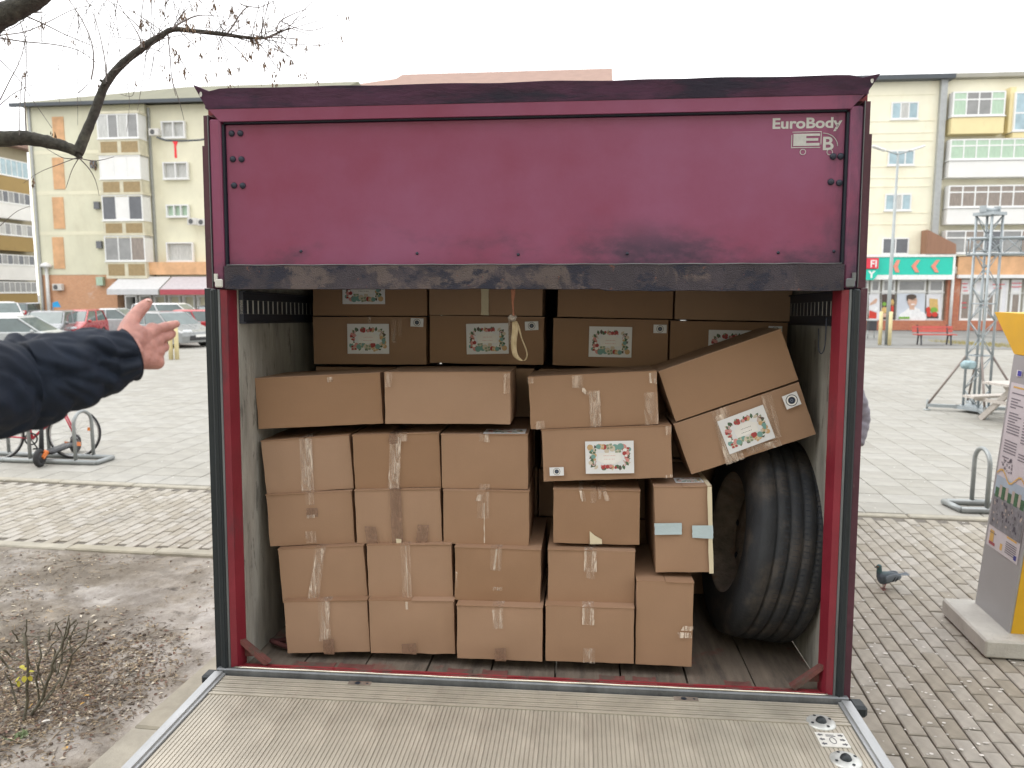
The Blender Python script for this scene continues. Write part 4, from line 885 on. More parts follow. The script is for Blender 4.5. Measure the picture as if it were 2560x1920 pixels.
for y0, y1 in ((292, 372), (394, 473), (493, 572), (593, 672)):
    A, B = PL.at(150, y1), PL.at(150, y0); MB().bb((A[0] - .42, -.05, A[1]), (A[0] + .42, .05, B[1])).build('orange_panel', m_orange, bl)
for y in (482, 583, 380): A = PL.at(200, y); MB().bb((xl + .1, -.012, A[1] - .12), (PL.at(262, y)[0], .03, A[1] + .12)).build('floor_band', m_plL2, bl)
bx0, bx1 = PL.at(262, 420)[0], PL.at(366, 420)[0]
rows = [(284, 344, [m_curt, m_glassM, m_curt, m_glassM], 4), (388, 445, [m_wp], 3), (487, 549, [m_glassD, m_wp, m_glassD], 3), (589, 651, [m_glassM, m_glassM, m_curtB], 3)]
for i, (y0, y1, pn, c) in enumerate(rows):
    z0, z1 = PL.at(310, y1, -.9)[1], PL.at(310, y0, -.9)[1]; xa, xb = bx0 + .25, bx1 + .15
    bal = MB().bb((xa, -.95, z0 - 1.25), (xb, -.002, z0 - .08)).build('balcony', m_bandg, bl); MB().bb((xa - .1, -1.0, z1 + .0), (xb + .1, -.002, z1 + .16)).build('balcony_slab', m_bandg, bal)
    for k in range(2): MB().bb((xa + .18 + k*(xb - xa)/2, -.965, z0 - 1.05), (xa - .1 + (k + 1)*(xb - xa)/2, -.948, z0 - .25)).build('parapet_panel', m_tan, bal)
    w = win(bl, xa, z0 - .05, xb, z1, c, pn, 0, d=-.96)
    MB().bb((xa + .02, -.9, z0), (xa + .06, -.05, z1)).bb((xb - .06, -.9, z0), (xb - .02, -.05, z1)).build('side_glazing', m_curt, w)
for (x0, x1, y0, y1, c, pn) in ((410, 466, 304, 347, 2, [m_curt]), (414, 474, 406, 449, 2, [m_curt]), (422, 476, 512, 543, 3, [m_curtG]), (423, 487, 606, 654, 1, [m_curt]), (520, 575, 304, 347, 2, [m_glassM]), (525, 580, 406, 449, 2, [m_glassD])):
    pwin(bl, PL, x0, y0, x1, y1, c, pn, plane=.35, d=.26)
for x, y in ((387, 331), (345, 457), (483, 554), (508, 556), (146, 718)): ac_unit(bl, PL, x, y, s=.85)
for x, y in ((236, 412), (245, 514), (251, 612)): c = PL.at(x, y); MB().bb((c[0] - .2, -.2, c[1] - .25), (c[0] + .2, .0, c[1] + .25)).build('vent_box', m_glassD, bl)
c0, c1 = PL.at(294, 684)[0], PL.at(640, 684)[0]
MB().bb((c0, -.6, PL.at(400, 687)[1]), (c1, .85, PL.at(400, 656)[1])).build('shop_fascia', m_orange, bl)
m_awn = mat('grey_white_awning', (.58, .58, .58), .7, var=.06); m_awr = mat('red_edged_awning', (.50, .46, .48), .7); m_awred = mat('awning_red_hem', (.42, .08, .10), .7)
for (x0, x1, mm) in ((302, 427, m_awn), (431, 560, m_awr)):
    A, B = PL.at(x0, 692, -.6), PL.at(x1, 732, -2.2); a = MB(); X0, X1 = A[0], PL.at(x1, 692, -.6)[0]; zt, zl = A[1], B[1] + .25
    a.add([(X0, -.62, zt), (X1, -.62, zt), (X1, -2.2, zl), (X0, -2.2, zl), (X0, -.62, zt - .06), (X1, -.62, zt - .06), (X1, -2.2, zl - .06), (X0, -2.2, zl - .06)], [(0, 3, 2, 1), (4, 5, 6, 7), (0, 1, 5, 4), (1, 2, 6, 5), (2, 3, 7, 6), (3, 0, 4, 7)])
    o = a.build('shop_awning', mm, bl); MB().bb((X0, -2.26, zl - .38), (X1, -2.205, zl - .03)).build('awning_hem', m_awred if mm is m_awr else m_awn, o)
for k in range(7):
    x = PL.at(312 + 36*k, 760)[0]; zt = PL.at(400, 735, .85)[1]; win(bl, x, .5, x + .9, zt - .1, 1, [(m_glassD, m_curtB, m_glassM)[k % 3]], 0, d=.8, fr=.1, name='shop_window')
for (x, y) in ((110, 714), (252, 700)): pass
c = PL.at(255, 703); MB().bb((c[0] - .25, -.3, c[1] - .3), (c[0] + .25, -.02, c[1] + .3)).build('meter_box', m_curtG, bl)
# garland with a red comet hung across the facade
gl = empty('street_garland', PL.m); tag(gl, 'dark cable across the facade with a red hanging ornament', 'garland')
pts = [PL.at(x, y, -1.3) for x, y in ((392, 343), (415, 351), (435, 352), (460, 352), (500, 350), (540, 343))]
MB().tube([(p[0], -1.3, p[1]) for p in pts], .06, 6).build('cable', m_eave, gl)
A, B, Cc = PL.at(431, 352, -1.3), PL.at(446, 366, -1.3), PL.at(439, 395, -1.3)
m_orn = mat('ornament_red', (.75, .02, .03), .5)
MB().poly([(A[0], -1.34, A[1]), (B[0], -1.34, A[1]), (B[0] - .12, -1.34, B[1] + .1), (Cc[0] + .08, -1.34, B[1]), (Cc[0] + .09, -1.34, Cc[1]), (Cc[0] - .05, -1.34, Cc[1]), (Cc[0] - .04, -1.34, B[1]), (A[0] + .12, -1.34, B[1] + .1)], (0, .08, 0)).build('ornament', m_orn, gl)
# ---- block at the far edge, its balcony side along the square
PF = Plane(at(74, 600, 73.0), R(6.5) - R(90)); bf = empty('apartment_block', Matrix(((PF.u.x, PF.v.x, 0, PF.p.x), (PF.u.y, PF.v.y, 0, PF.p.y), (0, 0, 1, 0), (0, 0, 0, 1)))); tag(bf, 'drab apartment block with glazed balconies at the picture edge', 'building')
zt = PF.at(40, 372)[1]; xe = PF.at(72, 600)[0]
MB().bb((-30, 0, 0), (max(xe, 0) + .5, 12, zt)).build('wall', m_plF, bf)
MB().bb((-31, -1, zt), (max(xe, 0) + 1, 13, zt + .5)).build('roof', m_roofR, bf)
xA, xB = PF.at(-60, 500)[0], PF.at(55, 500)[0]
xA, xB = min(xA, xB), max(xA, xB)
for (y0, y1, mm, pp) in ((398, 440, [m_glassB], m_ochre), (478, 508, [m_glassM, m_glassD], m_wp), (558, 588, [m_curt, m_glassM], m_ochre), (636, 662, [m_glassM, m_glassD], m_wp), (704, 732, [m_glassM], m_ochre)):
    z1, z0 = PF.at(25, y0, -.8)[1], PF.at(25, y1, -.8)[1]
    bal = MB().bb((xA, -.85, z0 - 1.35), (xB, -.002, z0 - .06)).build('balcony', pp, bf); win(bf, xA, z0, xB, z1, 8, mm, 0, d=-.84)
# ---- red-roofed block behind the truck
PC = Plane(at(1280, 700, 66.0), R(6.5)); bc = empty('apartment_block', PC.m); tag(bc, 'block behind the truck whose red-brown roof shows above the rim', 'building')
xa, xb = PC.at(760, 215)[0], PC.at(1532, 215)[0]; zc = PC.at(1100, 232)[1]
MB().bb((xa, 0, 0), (xb - .4, 12, zc)).build('wall', m_plR, bc)
for k in range(5):
    for r_ in range(5): win(bc, xa + 3 + 5*k, 1.2 + 3*r_, xa + 5.2 + 5*k, 2.9 + 3*r_, 2, [m_glassM, m_curt])
q0, q1, q2 = PC.at(800, 215, 6)[1], PC.at(1015, 187, 6)[1], PC.at(1300, 178, 6)[1]
rf = MB(); xm = PC.at(985, 200, 6)[0]; xh = PC.at(1020, 200, 6)[0]
rf.add([(xa - .5, -.8, zc), (xm + 3, -.8, zc), (xm + 3, 6, q1), (xa + 2, 6, q0), (xm + 3, 13, zc), (xa - .5, 13, zc)], [(0, 1, 2, 3), (2, 4, 5, 3), (0, 3, 5), (0, 5, 4, 1)])
rf.add([(xm + .01, -.8, zc), (xb, -.8, zc), (xb, 6, q2), (xm + .8, 6, q2 + .05), (xb, 13, zc), (xm + .01, 13, zc)], [(0, 1, 2, 3), (2, 4, 5, 3), (0, 3, 5), (1, 4, 2), (0, 5, 4, 1)])
rr = rf.build('roof', m_roofR, bc)
# ---- right block
PR = Plane(at(2340, 820, 46.0), R(5.2)); br = empty('apartment_block', PR.m); tag(br, 'cream apartment block above the green-signed shop', 'building')
x0, xp, x1 = PR.at(1960, 400)[0], PR.at(2345, 400)[0], PR.at(2560, 400)[0] + 14; ze = PR.at(2300, 203)[1]; zs = PR.at(2300, 640)[1]
MB().bb((x0, 0, zs), (xp + .1, 12, ze)).build('wall', m_plR, br); MB().bb((xp + .1, .25, zs), (x1, 12, ze + .1)).build('wall', m_plR, br)
MB().bb((x0 - .3, -.6, ze), (PR.at(2378, 200)[0], 12, ze + .25)).build('roof', m_eave, br); MB().bb((PR.at(2378, 200)[0], -.2, ze + .12), (x1, 12, ze + .35)).build('roof_edge', m_side, br)
MB().bb((xp - .18, -.25, zs), (xp + .18, .0, ze)).build('downpipe', m_pipe, br)
for y in (237, 302, 332, 352, 416, 444, 466, 532, 560): A = PR.at(2250, y); MB().bb((x0, -.03, A[1] - .03), (xp - .35, .02, A[1] + .03)).build('plaster_band', m_plR, br)
for (a, c, y0, y1, cl, pn) in ((2226, 2297, 254, 299, 3, [m_glassB, m_curt, m_glassB]), (2218, 2287, 375, 414, 3, [m_glassB]), (2210, 2279, 484, 527, 3, [m_glassB, m_curt, m_glassB]), (2203, 2273, 594, 636, 2, [m_glassD])): pwin(br, PR, a, y0, c, y1, cl, pn)
def rbal(xa, xb, y0, y1, yp, cols, pn, mp, tr):
    A, B = PR.at(xa, y1, -.5), PR.at(xb, y0, -.5); zp = PR.at(xa, yp, -.5)[1]
    MB().bb((A[0], -.55, zp), (B[0], .24, A[1] - .08)).build('balcony', mp, br); win(br, A[0], A[1], B[0], B[1], cols, pn, tr, d=-.56)
rbal(2379, 2515, 227, 291, 335, 4, [m_curtG, m_glassM, m_glassM, m_curtG], m_yel, .27); rbal(2531, 2700, 227, 328, 345, 4, [m_glassB], m_yel, .5)
rbal(2372, 2700, 343, 400, 444, 10, [m_curtG], m_wp, .26); rbal(2368, 2700, 460, 519, 561, 10, [m_curtB], m_wp, .25); rbal(2360, 2700, 574, 634, 640, 7, [m_glassM, m_curtB, m_glassD], m_plR, .26)
for xx in (2517, 2524): pass
MB().bb((PR.at(2516, 250)[0], -.4, PR.at(2516, 335)[1]), (PR.at(2530, 250)[0], .24, PR.at(2516, 222)[1])).build('yellow_pier', m_yel, br)
m_canop = mat('brown_sheet_canopy', (.30, .16, .10), .7, var=.12, vs=3, stretch=(8, 1, .3))
P4 = [PR.at(x, y, -.3) for x, y in ((2305, 636), (2378, 636), (2378, 612), (2308, 576))]; MB().poly([(p[0], -.9, p[1]) for p in P4], (0, .85, 0)).build('sloped_canopy', m_canop, br)
# ground floor: brick piers, shop with sign, second shop
MB().bb((x0, .0, 0), (x1, 12, zs - .01)).build('ground_floor_wall', m_side, br)
zbr = PR.at(2300, 801, -.1)[1]; zf0, zf1 = PR.at(2400, 687, -.3)[1], PR.at(2400, 642, -.3)[1]
for a, c in ((2130, 2370), (2371, 2700)): MB().bb((PR.at(a, 800)[0], -.3, 0), (PR.at(c, 800)[0] - .02, -.002, zbr)).build('brick_plinth', m_brickR, br)
for a, c in ((2362, 2372), (2378, 2394)): MB().bb((PR.at(a, 740)[0], -.28, zbr + .002), (PR.at(c, 740)[0], -.002, zf0 - .05)).build('brick_pier', m_brickR, br)
MB().tube([(PR.at(2375, 700)[0], -.36, zf0 + 1.2), (PR.at(2375, 700)[0], -.36, .1)], .09, 8).build('downpipe', m_frame, br)
MB().bb((PR.at(2386, 660)[0], -.5, zf0), (x1, -.002, zf1)).build('orange_fascia', m_orange, br); MB().bb((PR.at(2386, 660)[0], -.6, zf0 - .2), (x1, -.002, zf0 - .003)).build('fascia_ledge', m_frame, br)
ac_unit(br, PR, 2398, 676, s=.75)
sg = empty('shop_sign', PR.m); tag(sg, 'green shop fascia sign with salmon chevrons and red letter panel', 'sign')
m_grn = mat('sign_green', (.02, .56, .42), .5, var=.03); m_chev = mat('chevron_salmon', (.80, .28, .20), .5); m_sred = mat('sign_red', (.72, .04, .07), .5); m_swhite = mat('sign_white', (.85, .85, .82), .5)
a_, c_ = PR.at(2080, 690, -.7), PR.at(2381, 643, -.7); zs0, zs1 = PR.at(2250, 687, -.7)[1], PR.at(2250, 643, -.7)[1]
MB().bb((a_[0], -.8, zs0), (c_[0], -.35, zs1)).build('sign_board', m_grn, sg); MB().bb((a_[0], -.85, zs0 - .28), (c_[0] + .12, -.3, zs0 - .01)).bb((a_[0], -.85, zs1 + .01), (c_[0] + .12, -.3, zs1 + .16)).bb((c_[0] + .005, -.84, zs0 - .01), (c_[0] + .12, -.3, zs1 + .01)).build('sign_frame', m_swhite, sg)
for xa, xb in ((2232, 2250), (2277, 2300), (2326, 2349)):
    A, B = PR.at(xa, 681, -.8), PR.at(xb, 650, -.8); X0, X1, Za, Zb = A[0], B[0], A[1], B[1]; zm = (Za + Zb)/2; t = .19
    MB().poly([(X1, -.84, Zb), (X1 - t, -.84, Zb), (X0, -.84, zm), (X1 - t - .03, -.84, Za), (X1 - .01, -.84, Za), (X0 + t + .06, -.84, zm)], (0, .035, 0)).build('chevron', m_chev, sg)
A, B = PR.at(2110, 672, -.9), PR.at(2195, 645, -.9); MB().bb((A[0], -1.05, A[1]), (B[0], -.82, B[1])).build('red_panel', m_sred, sg)
h_ = B[1] - A[1]; text_mesh('lettering', 'FI', h_*.95, m_swhite, sg, Matrix.Translation((B[0] - .08, -1.06, A[1] + h_*.14)) @ FACE_Y, extrude=.01, offset=.008, sx=.95, align='RIGHT')
A2, B2 = PR.at(2110, 700, -.9), PR.at(2192, 674, -.9); MB().poly([(A2[0], -1.0, A2[1]), (B2[0] - .2, -1.0, A2[1]), (B2[0], -1.0, A2[1] + .25), (B2[0], -1.0, B2[1]), (A2[0], -1.0, B2[1])], (0, .16, 0)).build('green_panel', m_grn, sg)
text_mesh('lettering', 'Y', (B2[1] - A2[1])*.95, m_swhite, sg, Matrix.Translation((B2[0] - .15, -1.01, A2[1] + .12)) @ FACE_Y, extrude=.01, offset=.02, align='RIGHT')
# shop windows with printed posters
def shopwin(xs, y0, ym, y1, upper, lowers):
    for i in range(len(xs) - 1):
        A, B = PR.at(xs[i], y1, -.1), PR.at(xs[i + 1], y0, -.1); zm = PR.at(xs[i], ym, -.1)[1]
        win(br, A[0], zm + .01, B[0], B[1], 1, [upper], 0, d=-.12, fr=.1, name='shop_window'); w = win(br, A[0], A[1], B[0], zm - .01, 1, [lowers[i]], 0, d=-.12, fr=.1, name='shop_window')
m_poster = mat('poster_white', (.74, .74, .76), .5, var=.05); m_postB = mat('poster_pale_blue', (.60, .64, .70), .5, var=.08, vs=1)
shopwin([2080, 2125, 2172, 2201, 2239, 2316, 2360], 699, 730, 800, m_glassM, [m_poster, m_poster, m_poster, m_glassD, m_postB, m_poster])
def flat(P, pts, m, name, d=-.11, n=None):
    q = [P.at(x, y, d) for x, y in pts]; o = MB().poly([(p[0], d, p[1]) for p in q], (0, .02, 0)).build(name, m, poster); return o
def blob(P, x, y, rx, ry, m, d, n=16): return flat(P, [(x + rx*math.cos(2*math.pi*k/n), y - ry*math.sin(2*math.pi*k/n)) for k in range(n)], m, 'printed_shape', d)
m_skin_p = mat('print_skin', (.66, .42, .31), .6); m_hair_p = mat('print_hair', (.09, .065, .05), .6); m_cloth_p = mat('print_cloth', (.82, .82, .82), .6); m_rd = mat('print_tomato', (.62, .05, .03), .6); m_gn = mat('print_leaf', (.20, .42, .06), .6); m_bread = mat('print_bread', (.66, .44, .16), .6); m_dk = mat('print_board', (.09, .06, .05), .6)
poster = empty('shop_poster', PR.m); tag(poster, 'window poster of a smiling dark-haired cook in white', 'poster')
flat(PR, [(2243, 799), (2312, 799), (2312, 734), (2243, 734)], m_postB, 'sheet', -.16)
blob(PR, 2283, 792, 36, 16, m_cloth_p, -.18); flat(PR, [(2256, 798), (2308, 798), (2300, 774), (2288, 768), (2272, 770), (2262, 778)], m_cloth_p, 'printed_shape', -.185); flat(PR, [(2274, 774), (2286, 774), (2286, 758), (2274, 758)], m_skin_p, 'printed_shape', -.19)
blob(PR, 2281, 753, 12, 15, m_skin_p, -.20); blob(PR, 2279, 742, 12.5, 6.5, m_hair_p, -.21); flat(PR, [(2267, 752), (2270, 752), (2270, 742), (2267, 742)], m_hair_p, 'printed_shape', -.21); flat(PR, [(2277, 762), (2288, 762), (2286, 759.5), (2279, 759.5)], m_cloth_p, 'printed_shape', -.215); flat(PR, [(2278, 750), (2289, 750), (2289, 749), (2278, 749)], m_hair_p, 'printed_shape', -.215); flat(PR, [(2247, 797), (2274, 797), (2274, 792), (2247, 792)], m_gn, 'printed_shape', -.22)
poster = empty('shop_poster', PR.m); tag(poster, 'window poster of tomatoes, greens and cheese', 'poster')
flat(PR, [(2316, 799), (2352, 799), (2352, 736), (2316, 736)], m_poster, 'sheet', -.16); flat(PR, [(2316, 796), (2346, 796), (2346, 784), (2316, 784)], m_dk, 'printed_shape', -.18)
flat(PR, [(2324, 778), (2346, 780), (2344, 748), (2324, 746)], m_bread, 'printed_shape', -.19); blob(PR, 2335, 775, 9, 7, m_gn, -.20); blob(PR, 2321, 775, 5.5, 8, m_rd, -.205); blob(PR, 2323, 786, 6.5, 6, m_rd, -.21); blob(PR, 2337, 786, 7, 6.5, m_rd, -.21)
poster = empty('shop_poster', PR.m); tag(poster, 'window poster of a hand slicing meat, beside the truck edge', 'poster')
flat(PR, [(2172, 799), (2199, 799), (2199, 736), (2172, 736)], m_poster, 'sheet', -.16); flat(PR, [(2172, 796), (2191, 796), (2192, 782), (2174, 776)], m_rd, 'printed_shape', -.18); flat(PR, [(2174, 764), (2190, 758), (2194, 748), (2190, 746), (2176, 758)], m_skin_p, 'printed_shape', -.18); blob(PR, 2186, 772, 10, 6, m_cloth_p, -.19)
poster = empty('shop_poster', PR.m); tag(poster, 'window poster of fruit and bottles behind the lamp post', 'poster')
flat(PR, [(2205, 799), (2237, 799), (2237, 736), (2205, 736)], m_dk, 'sheet', -.16); blob(PR, 2211, 760, 5, 5, m_gn, -.18); blob(PR, 2211, 775, 7, 8, m_bread, -.18); blob(PR, 2231, 757, 4, 9, m_bread, -.18); blob(PR, 2231, 770, 3.5, 12, m_rd, -.18); blob(PR, 2212, 788, 7, 5, m_skin_p, -.18)
# second shop: glazed front with notices
shopwin([2397, 2430, 2462, 2490], 699, 732, 800, m_poster, [m_curtB, m_curt, m_curtB]); pwin(br, PR, 2491, 700, 2520, 845, 1, [m_poster], d=-.12, fr=.1, name='shop_door'); shopwin([2522, 2555, 2600, 2650], 699, 732, 800, m_poster, [m_curtB, m_curt, m_curtB])
poster = empty('shop_notice', PR.m); tag(poster, 'red-lettered notices stuck on the glazed white shopfront', 'notice')
for (x, y, w) in ((2405, 709, 14), (2407, 718, 10), (2408, 727, 12), (2482, 711, 30), (2485, 720, 20), (2530, 708, 24), (2528, 717, 26), (2404, 757, 12), (2406, 769, 10), (2448, 764, 12)): flat(PR, [(x, y + 1.2), (x + w, y + .8), (x + w, y - 1), (x, y - .6)], m_sred, 'red_line', -.16)

# ================================================================== STREET FURNITURE ON THE SQUARE
m_pole = mat('galvanised_pole', (.36, .39, .39), .5, metal=.3, var=.1); m_polew = mat('pale_lamp_pole', (.66, .66, .63), .55); m_lampw = mat('lamp_head', (.72, .72, .70), .4); m_ypost = mat('cream_yellow_post', (.74, .64, .36), .6)
gp_ = ground(2216, 862); lp = empty('street_lamp', Matrix.Translation(gp_)); tag(lp, 'tall slim lamp post with two arms in front of the shop', 'street lamp')
Ht = 8.15; MB().tube([(0, 0, 0), (0, 0, 2.2), (.02, 0, Ht)], [.085, .08, .045], 10).build('pole', m_pole, lp)
for s_ in (-1, 1):
    MB().tube([(0, 0, Ht - .05), (s_*.35, 0, Ht + .05), (s_*.55, 0, Ht + .12)], .03, 6).build('arm', m_pole, lp); MB().box((s_*.82, 0, Ht + .2), (.62, .22, .09), Matrix.Rotation(-s_*.32, 3, 'Y'), bev=.03).build('lamp_head', m_lampw, lp)
for i, (px, py, lab) in enumerate(((2199, 862, 'cream yellow post left of the tall lamp post'), (2223, 863, 'cream yellow post right of the tall lamp post'))):
    tag(MB().tube([(0, 0, 0), (0, 0, 1.42), (0, 0, 1.45)], [.075, .075, .05], 12).build('bollard', m_ypost, None, Matrix.Translation(ground(px, py))), lab, 'bollard')
for i, (px, py, lab) in enumerate(((428, 899, 'cream yellow post just beyond the fingertips'), (443, 899, 'cream yellow post between fingertips and grey hatchback'))):
    tag(MB().tube([(0, 0, 0), (0, 0, 1.27), (0, 0, 1.30)], [.075, .075, .05], 12).build('bollard', m_ypost, None, Matrix.Translation(ground(px, py))), lab, 'bollard')
for (px, py, h_, lab, flatcap) in ((126, 808, 4.3, 'white lamp post before the brick corner of the block', False), (306, 806, 4.9, 'white lamp post behind the pointing hand', True)):
    l2 = empty('park_lamp', Matrix.Translation(ground(px, py))); tag(l2, lab, 'street lamp')
    MB().tube([(0, 0, 0), (0, 0, h_ - .35)], [.15, .11], 10).build('pole', m_polew, l2); MB().lathe([(.0, .35), (.30, .22), (.42, .08), (.40, .0), (.16, -.05), (.13, -.2)], Matrix.Translation((0, 0, h_ - .3)), 20).build('lamp_head', m_lampw, l2)
# red bench
bq = ground(2335, 862); bn = empty('park_bench', trs(bq, -R(5))); tag(bn, 'red slatted bench in front of the shop', 'bench')
m_bred = mat('bench_red', (.50, .10, .08), .6, var=.12); m_iron = mat('dark_cast_iron', (.05, .05, .055), .6)
for k in range(3): MB().bb((-.85, -.22 + .15*k, .43), (.85, -.10 + .15*k, .47)).build('seat_slat', m_bred, bn)
for k in range(2): MB().box((0, .26 + .03*k, .60 + .15*k), (1.7, .035, .12), Matrix.Rotation(-.15, 3, 'X')).build('back_slat', m_bred, bn)
for s_ in (-.62, .62): MB().bar((s_, -.2, 0), (s_, -.12, .43), .05).bar((s_, .22, 0), (s_, .14, .43), .05).bar((s_, .2, .43), (s_, .33, .85), .05).bb((s_ - .025, -.2, .39), (s_ + .025, .22, .43)).build('leg', m_iron, bn)
# litter bin
lb = empty('litter_bin', Matrix.Translation(ground(2177, 846))); tag(lb, 'dark litter bin with pale lid on two legs by the truck edge', 'bin')
MB().bb((-.2, -.18, .4), (.2, .18, .85), bev=.03).build('bin_body', m_iron, lb); MB().bb((-.22, -.2, .853), (.22, .2, .93), bev=.03).build('lid', m_pole, lb)
for s_ in (-.16, .16): MB().tube([(s_, 0, 0), (s_, 0, .4)], .025, 6).build('leg', m_pole, lb)
# strip of worn grass at the shop front
gq = MB(); rng = random.Random(4); A, B = ground(2380, 858), ground(2560, 868)
for k in range(900):
    p = A.lerp(B, rng.random()) + Vector((rng.uniform(-.5, .5), rng.uniform(-1.2, 1.8), 0)); h_ = rng.uniform(.04, .14); dx = rng.uniform(-.05, .05)
    gq.add([(p.x - .012, p.y, 0), (p.x + .012, p.y, 0), (p.x + dx, p.y + .02, h_)], [(0, 1, 2)])
tag(gq.build('grass', mat('dry_grass', (.36, .31, .13), .9, rnd=.3)), 'thin dry grass along the shopfront edge', 'grass', kind='stuff')
# ------------------------------------------------------------------ truss tower
m_truss = mat('aluminium_truss', (.36, .40, .42), .45, metal=.4, var=.12)
tb_ = ground(2438, 1031); tt = empty('truss_tower', trs(tb_, R(24))); tag(tt, 'grey aluminium stage truss tower on splayed outriggers', 'truss tower')
HT, w_ = 3.80, .155
def chord_set(root, a, b, half, pitch, ax, ay, name='truss_section', r_=.024):
    a, b = Vector(a), Vector(b); L_ = (b - a).length; t = (b - a).normalized(); ax, ay = Vector(ax)*half, Vector(ay)*half; cs = [ax + ay, -ax + ay, -ax - ay, ax - ay]
    for c in cs: MB().tube([a + c, b + c], r_, 8).build('chord', m_truss, root)
    br_ = MB(); n = max(1, round(L_/pitch))
    for i in range(n):
        p, q = a + t*(L_*i/n), a + t*(L_*(i + 1)/n)
        for k in range(4):
            c0, c1 = cs[k], cs[(k + 1) % 4]
            if (i + k) % 2: c0, c1 = c1, c0
            br_.tube([p + c0, q + c1], r_*.42, 5)
            if i % 3 == 0: br_.tube([p + cs[k], p + cs[(k + 1) % 4]], r_*.5, 5)
    br_.build('bracing', m_truss, root)
chord_set(tt, (0, 0, .12), (0, 0, HT), w_, .34, (1, 0, 0), (0, 1, 0))
MB().bb((-.26, -.26, .06), (.26, .26, .13)).build('base_plate', m_truss, tt); MB().bb((-.2, -.2, HT), (.2, .2, HT + .06)).tube([(-.2, 0, HT + .1), (.2, 0, HT + .1)], .05, 8).bb((-.22, -.06, HT + .06), (-.19, .06, HT + .18)).bb((.19, -.06, HT + .06), (.22, .06, HT + .18)).build('head_block', m_truss, tt)
for (dx, dy) in ((1, 1), (1, -1), (-1, 1), (-1, -1)):
    e = Vector((dx*.60, dy*.60, .10)); MB().bar((dx*.2, dy*.2, .10), e, .08, .06).build('outrigger', m_truss, tt); MB().tube([e, (dx*w_, dy*w_, 1.12)], .022, 6).build('brace', mat('brace_tube', (.24, .20, .18), .5, metal=.3), tt); MB().tube([e + Vector((0, 0, .12)), e + Vector((0, 0, -.08))], .02, 6).lathe([(.0, .0), (.07, .0), (.07, .02), (0, .03)], Matrix.Translation(e + Vector((0, 0, -.10))), 12).build('jack_foot', m_pole, tt)
inv = tt.matrix_basis.inverted(); wq = inv @ at(2421, 912, 14.7); MB().box(wq, (.16, .2, .16), bev=.03).tube([wq + Vector((-.14, 0, 0)), wq + Vector((.14, 0, 0))], .07, 12).build('winch', mat('winch_blue_grey', (.30, .42, .45), .5), tt)
bh = inv @ Vector((tb_.x, tb_.y, 3.22)); far = inv @ Vector((tb_.x + 4.2, tb_.y - 1.6, 3.24)); dr = (far - bh).normalized(); sd_ = dr.cross(Z1).normalized()
tbm = tag(empty('truss_beam', tt.matrix_basis.copy()), 'horizontal truss beam running from the tower out of the picture', 'truss beam')
chord_set(tbm, bh - dr*.32, far, .15, .30, tuple(sd_), (0, 0, 1))
MB().bb((-.45, -.13, -.03), (.75, .13, .22)).build('dark_cover', m_gap, tbm, Matrix.Translation(bh.lerp(far, .32)) @ Matrix.Rotation(math.atan2(dr.y, dr.x), 4, 'Z') @ Matrix.Translation((0, 0, -.1)))
# picnic table
pt_ = ground(2590, 1060); pk = empty('picnic_table', trs(pt_, R(14))); tag(pk, 'weathered pale picnic table with crossed legs behind the info column', 'picnic table')
m_pw = mat('weathered_pale_wood', (.50, .46, .42), .8, var=.12, vs=10, stretch=(.4, 4, 4))
for s_ in (-1, 1):
    for k in range(2): MB().bb((-.9, s_*(.56 + .13*k) - .06, .42), (.9, s_*(.56 + .13*k) + .06, .46)).build('bench_board', m_pw, pk)
for k in range(5): MB().bb((-.9, -.33 + .134*k, .72), (.9, -.33 + .134*k + .125, .76)).build('top_board', m_pw, pk)
for x in (-.62, .62):
    for s_ in (-1, 1): MB().bar((x + .03*s_, s_*.62, .02), (x + .03*s_, -s_*.08, .72), .05, .10).build('leg', m_pw, pk)
    MB().bb((x - .05, -.72, .36), (x - .01, .72, .42)).build('cross_beam', m_pw, pk)
# ------------------------------------------------------------------ info column on its concrete plinth
PLZ = .135
pl = MB().bb((0, 0, .015), (2.2, .71, PLZ), bev=.012)
m_conc = mat('plinth_concrete', (.48, .47, .43), .85, var=.12, vs=6, bump=.4, bs=60); graft(m_conc, (.22, .21, .18), 9, .58, .72, amount=.6)
tcol = empty('info_column', Matrix.Translation(tp(2.345, 5.165, 0)) @ Matrix.Rotation(-TY, 4, 'Z')); tag(tcol, 'grey and yellow leaning information column on a concrete plinth', 'info column')
pl.build('plinth', m_conc, tcol); MB().bb((.03, .03, -.005), (2.1, .68, .0145)).build('plinth_foot', m_gap, tcol)
inv = tcol.matrix_basis.inverted()
Bq, Eq = inv @ ground(2436, 1507, PLZ), inv @ ground(2524, 1583, PLZ)      # foot of the grey side: far and near end
xs = (Bq.x + Eq.x)/2; yf, yn = Bq.y, Eq.y
cl = inv @ CAM; rl = inv.to_3x3() @ ray(2535, 886); t = (xs - cl.x)/rl.x; Tq = cl + rl*t                  # top of the far edge, on the side's plane
hz = Tq.z; sh = Tq.y - yf                          # the column leans along its own plane
yd = 1.1                                            # depth of the column away from the grey side
m_colg = mat('column_grey_panel', (.40, .41, .42), .45, metal=.15, var=.05, vs=2); m_coly = mat('column_yellow', (.72, .42, .02), .45, var=.05)
H2 = PLZ + (hz - PLZ)
MB().add([(xs, yn, PLZ), (xs + yd, yn, PLZ), (xs + yd, yf, PLZ), (xs, yf, PLZ), (xs, yn + sh, H2), (xs + yd, yn + sh, H2), (xs + yd, yf + sh, H2), (xs, yf + sh, H2)], [(0, 3, 2, 1), (4, 5, 6, 7), (0, 4, 7, 3), (2, 6, 5, 1), (3, 7, 6, 2), (0, 1, 5, 4)]).build('column_body', m_colg, tcol)
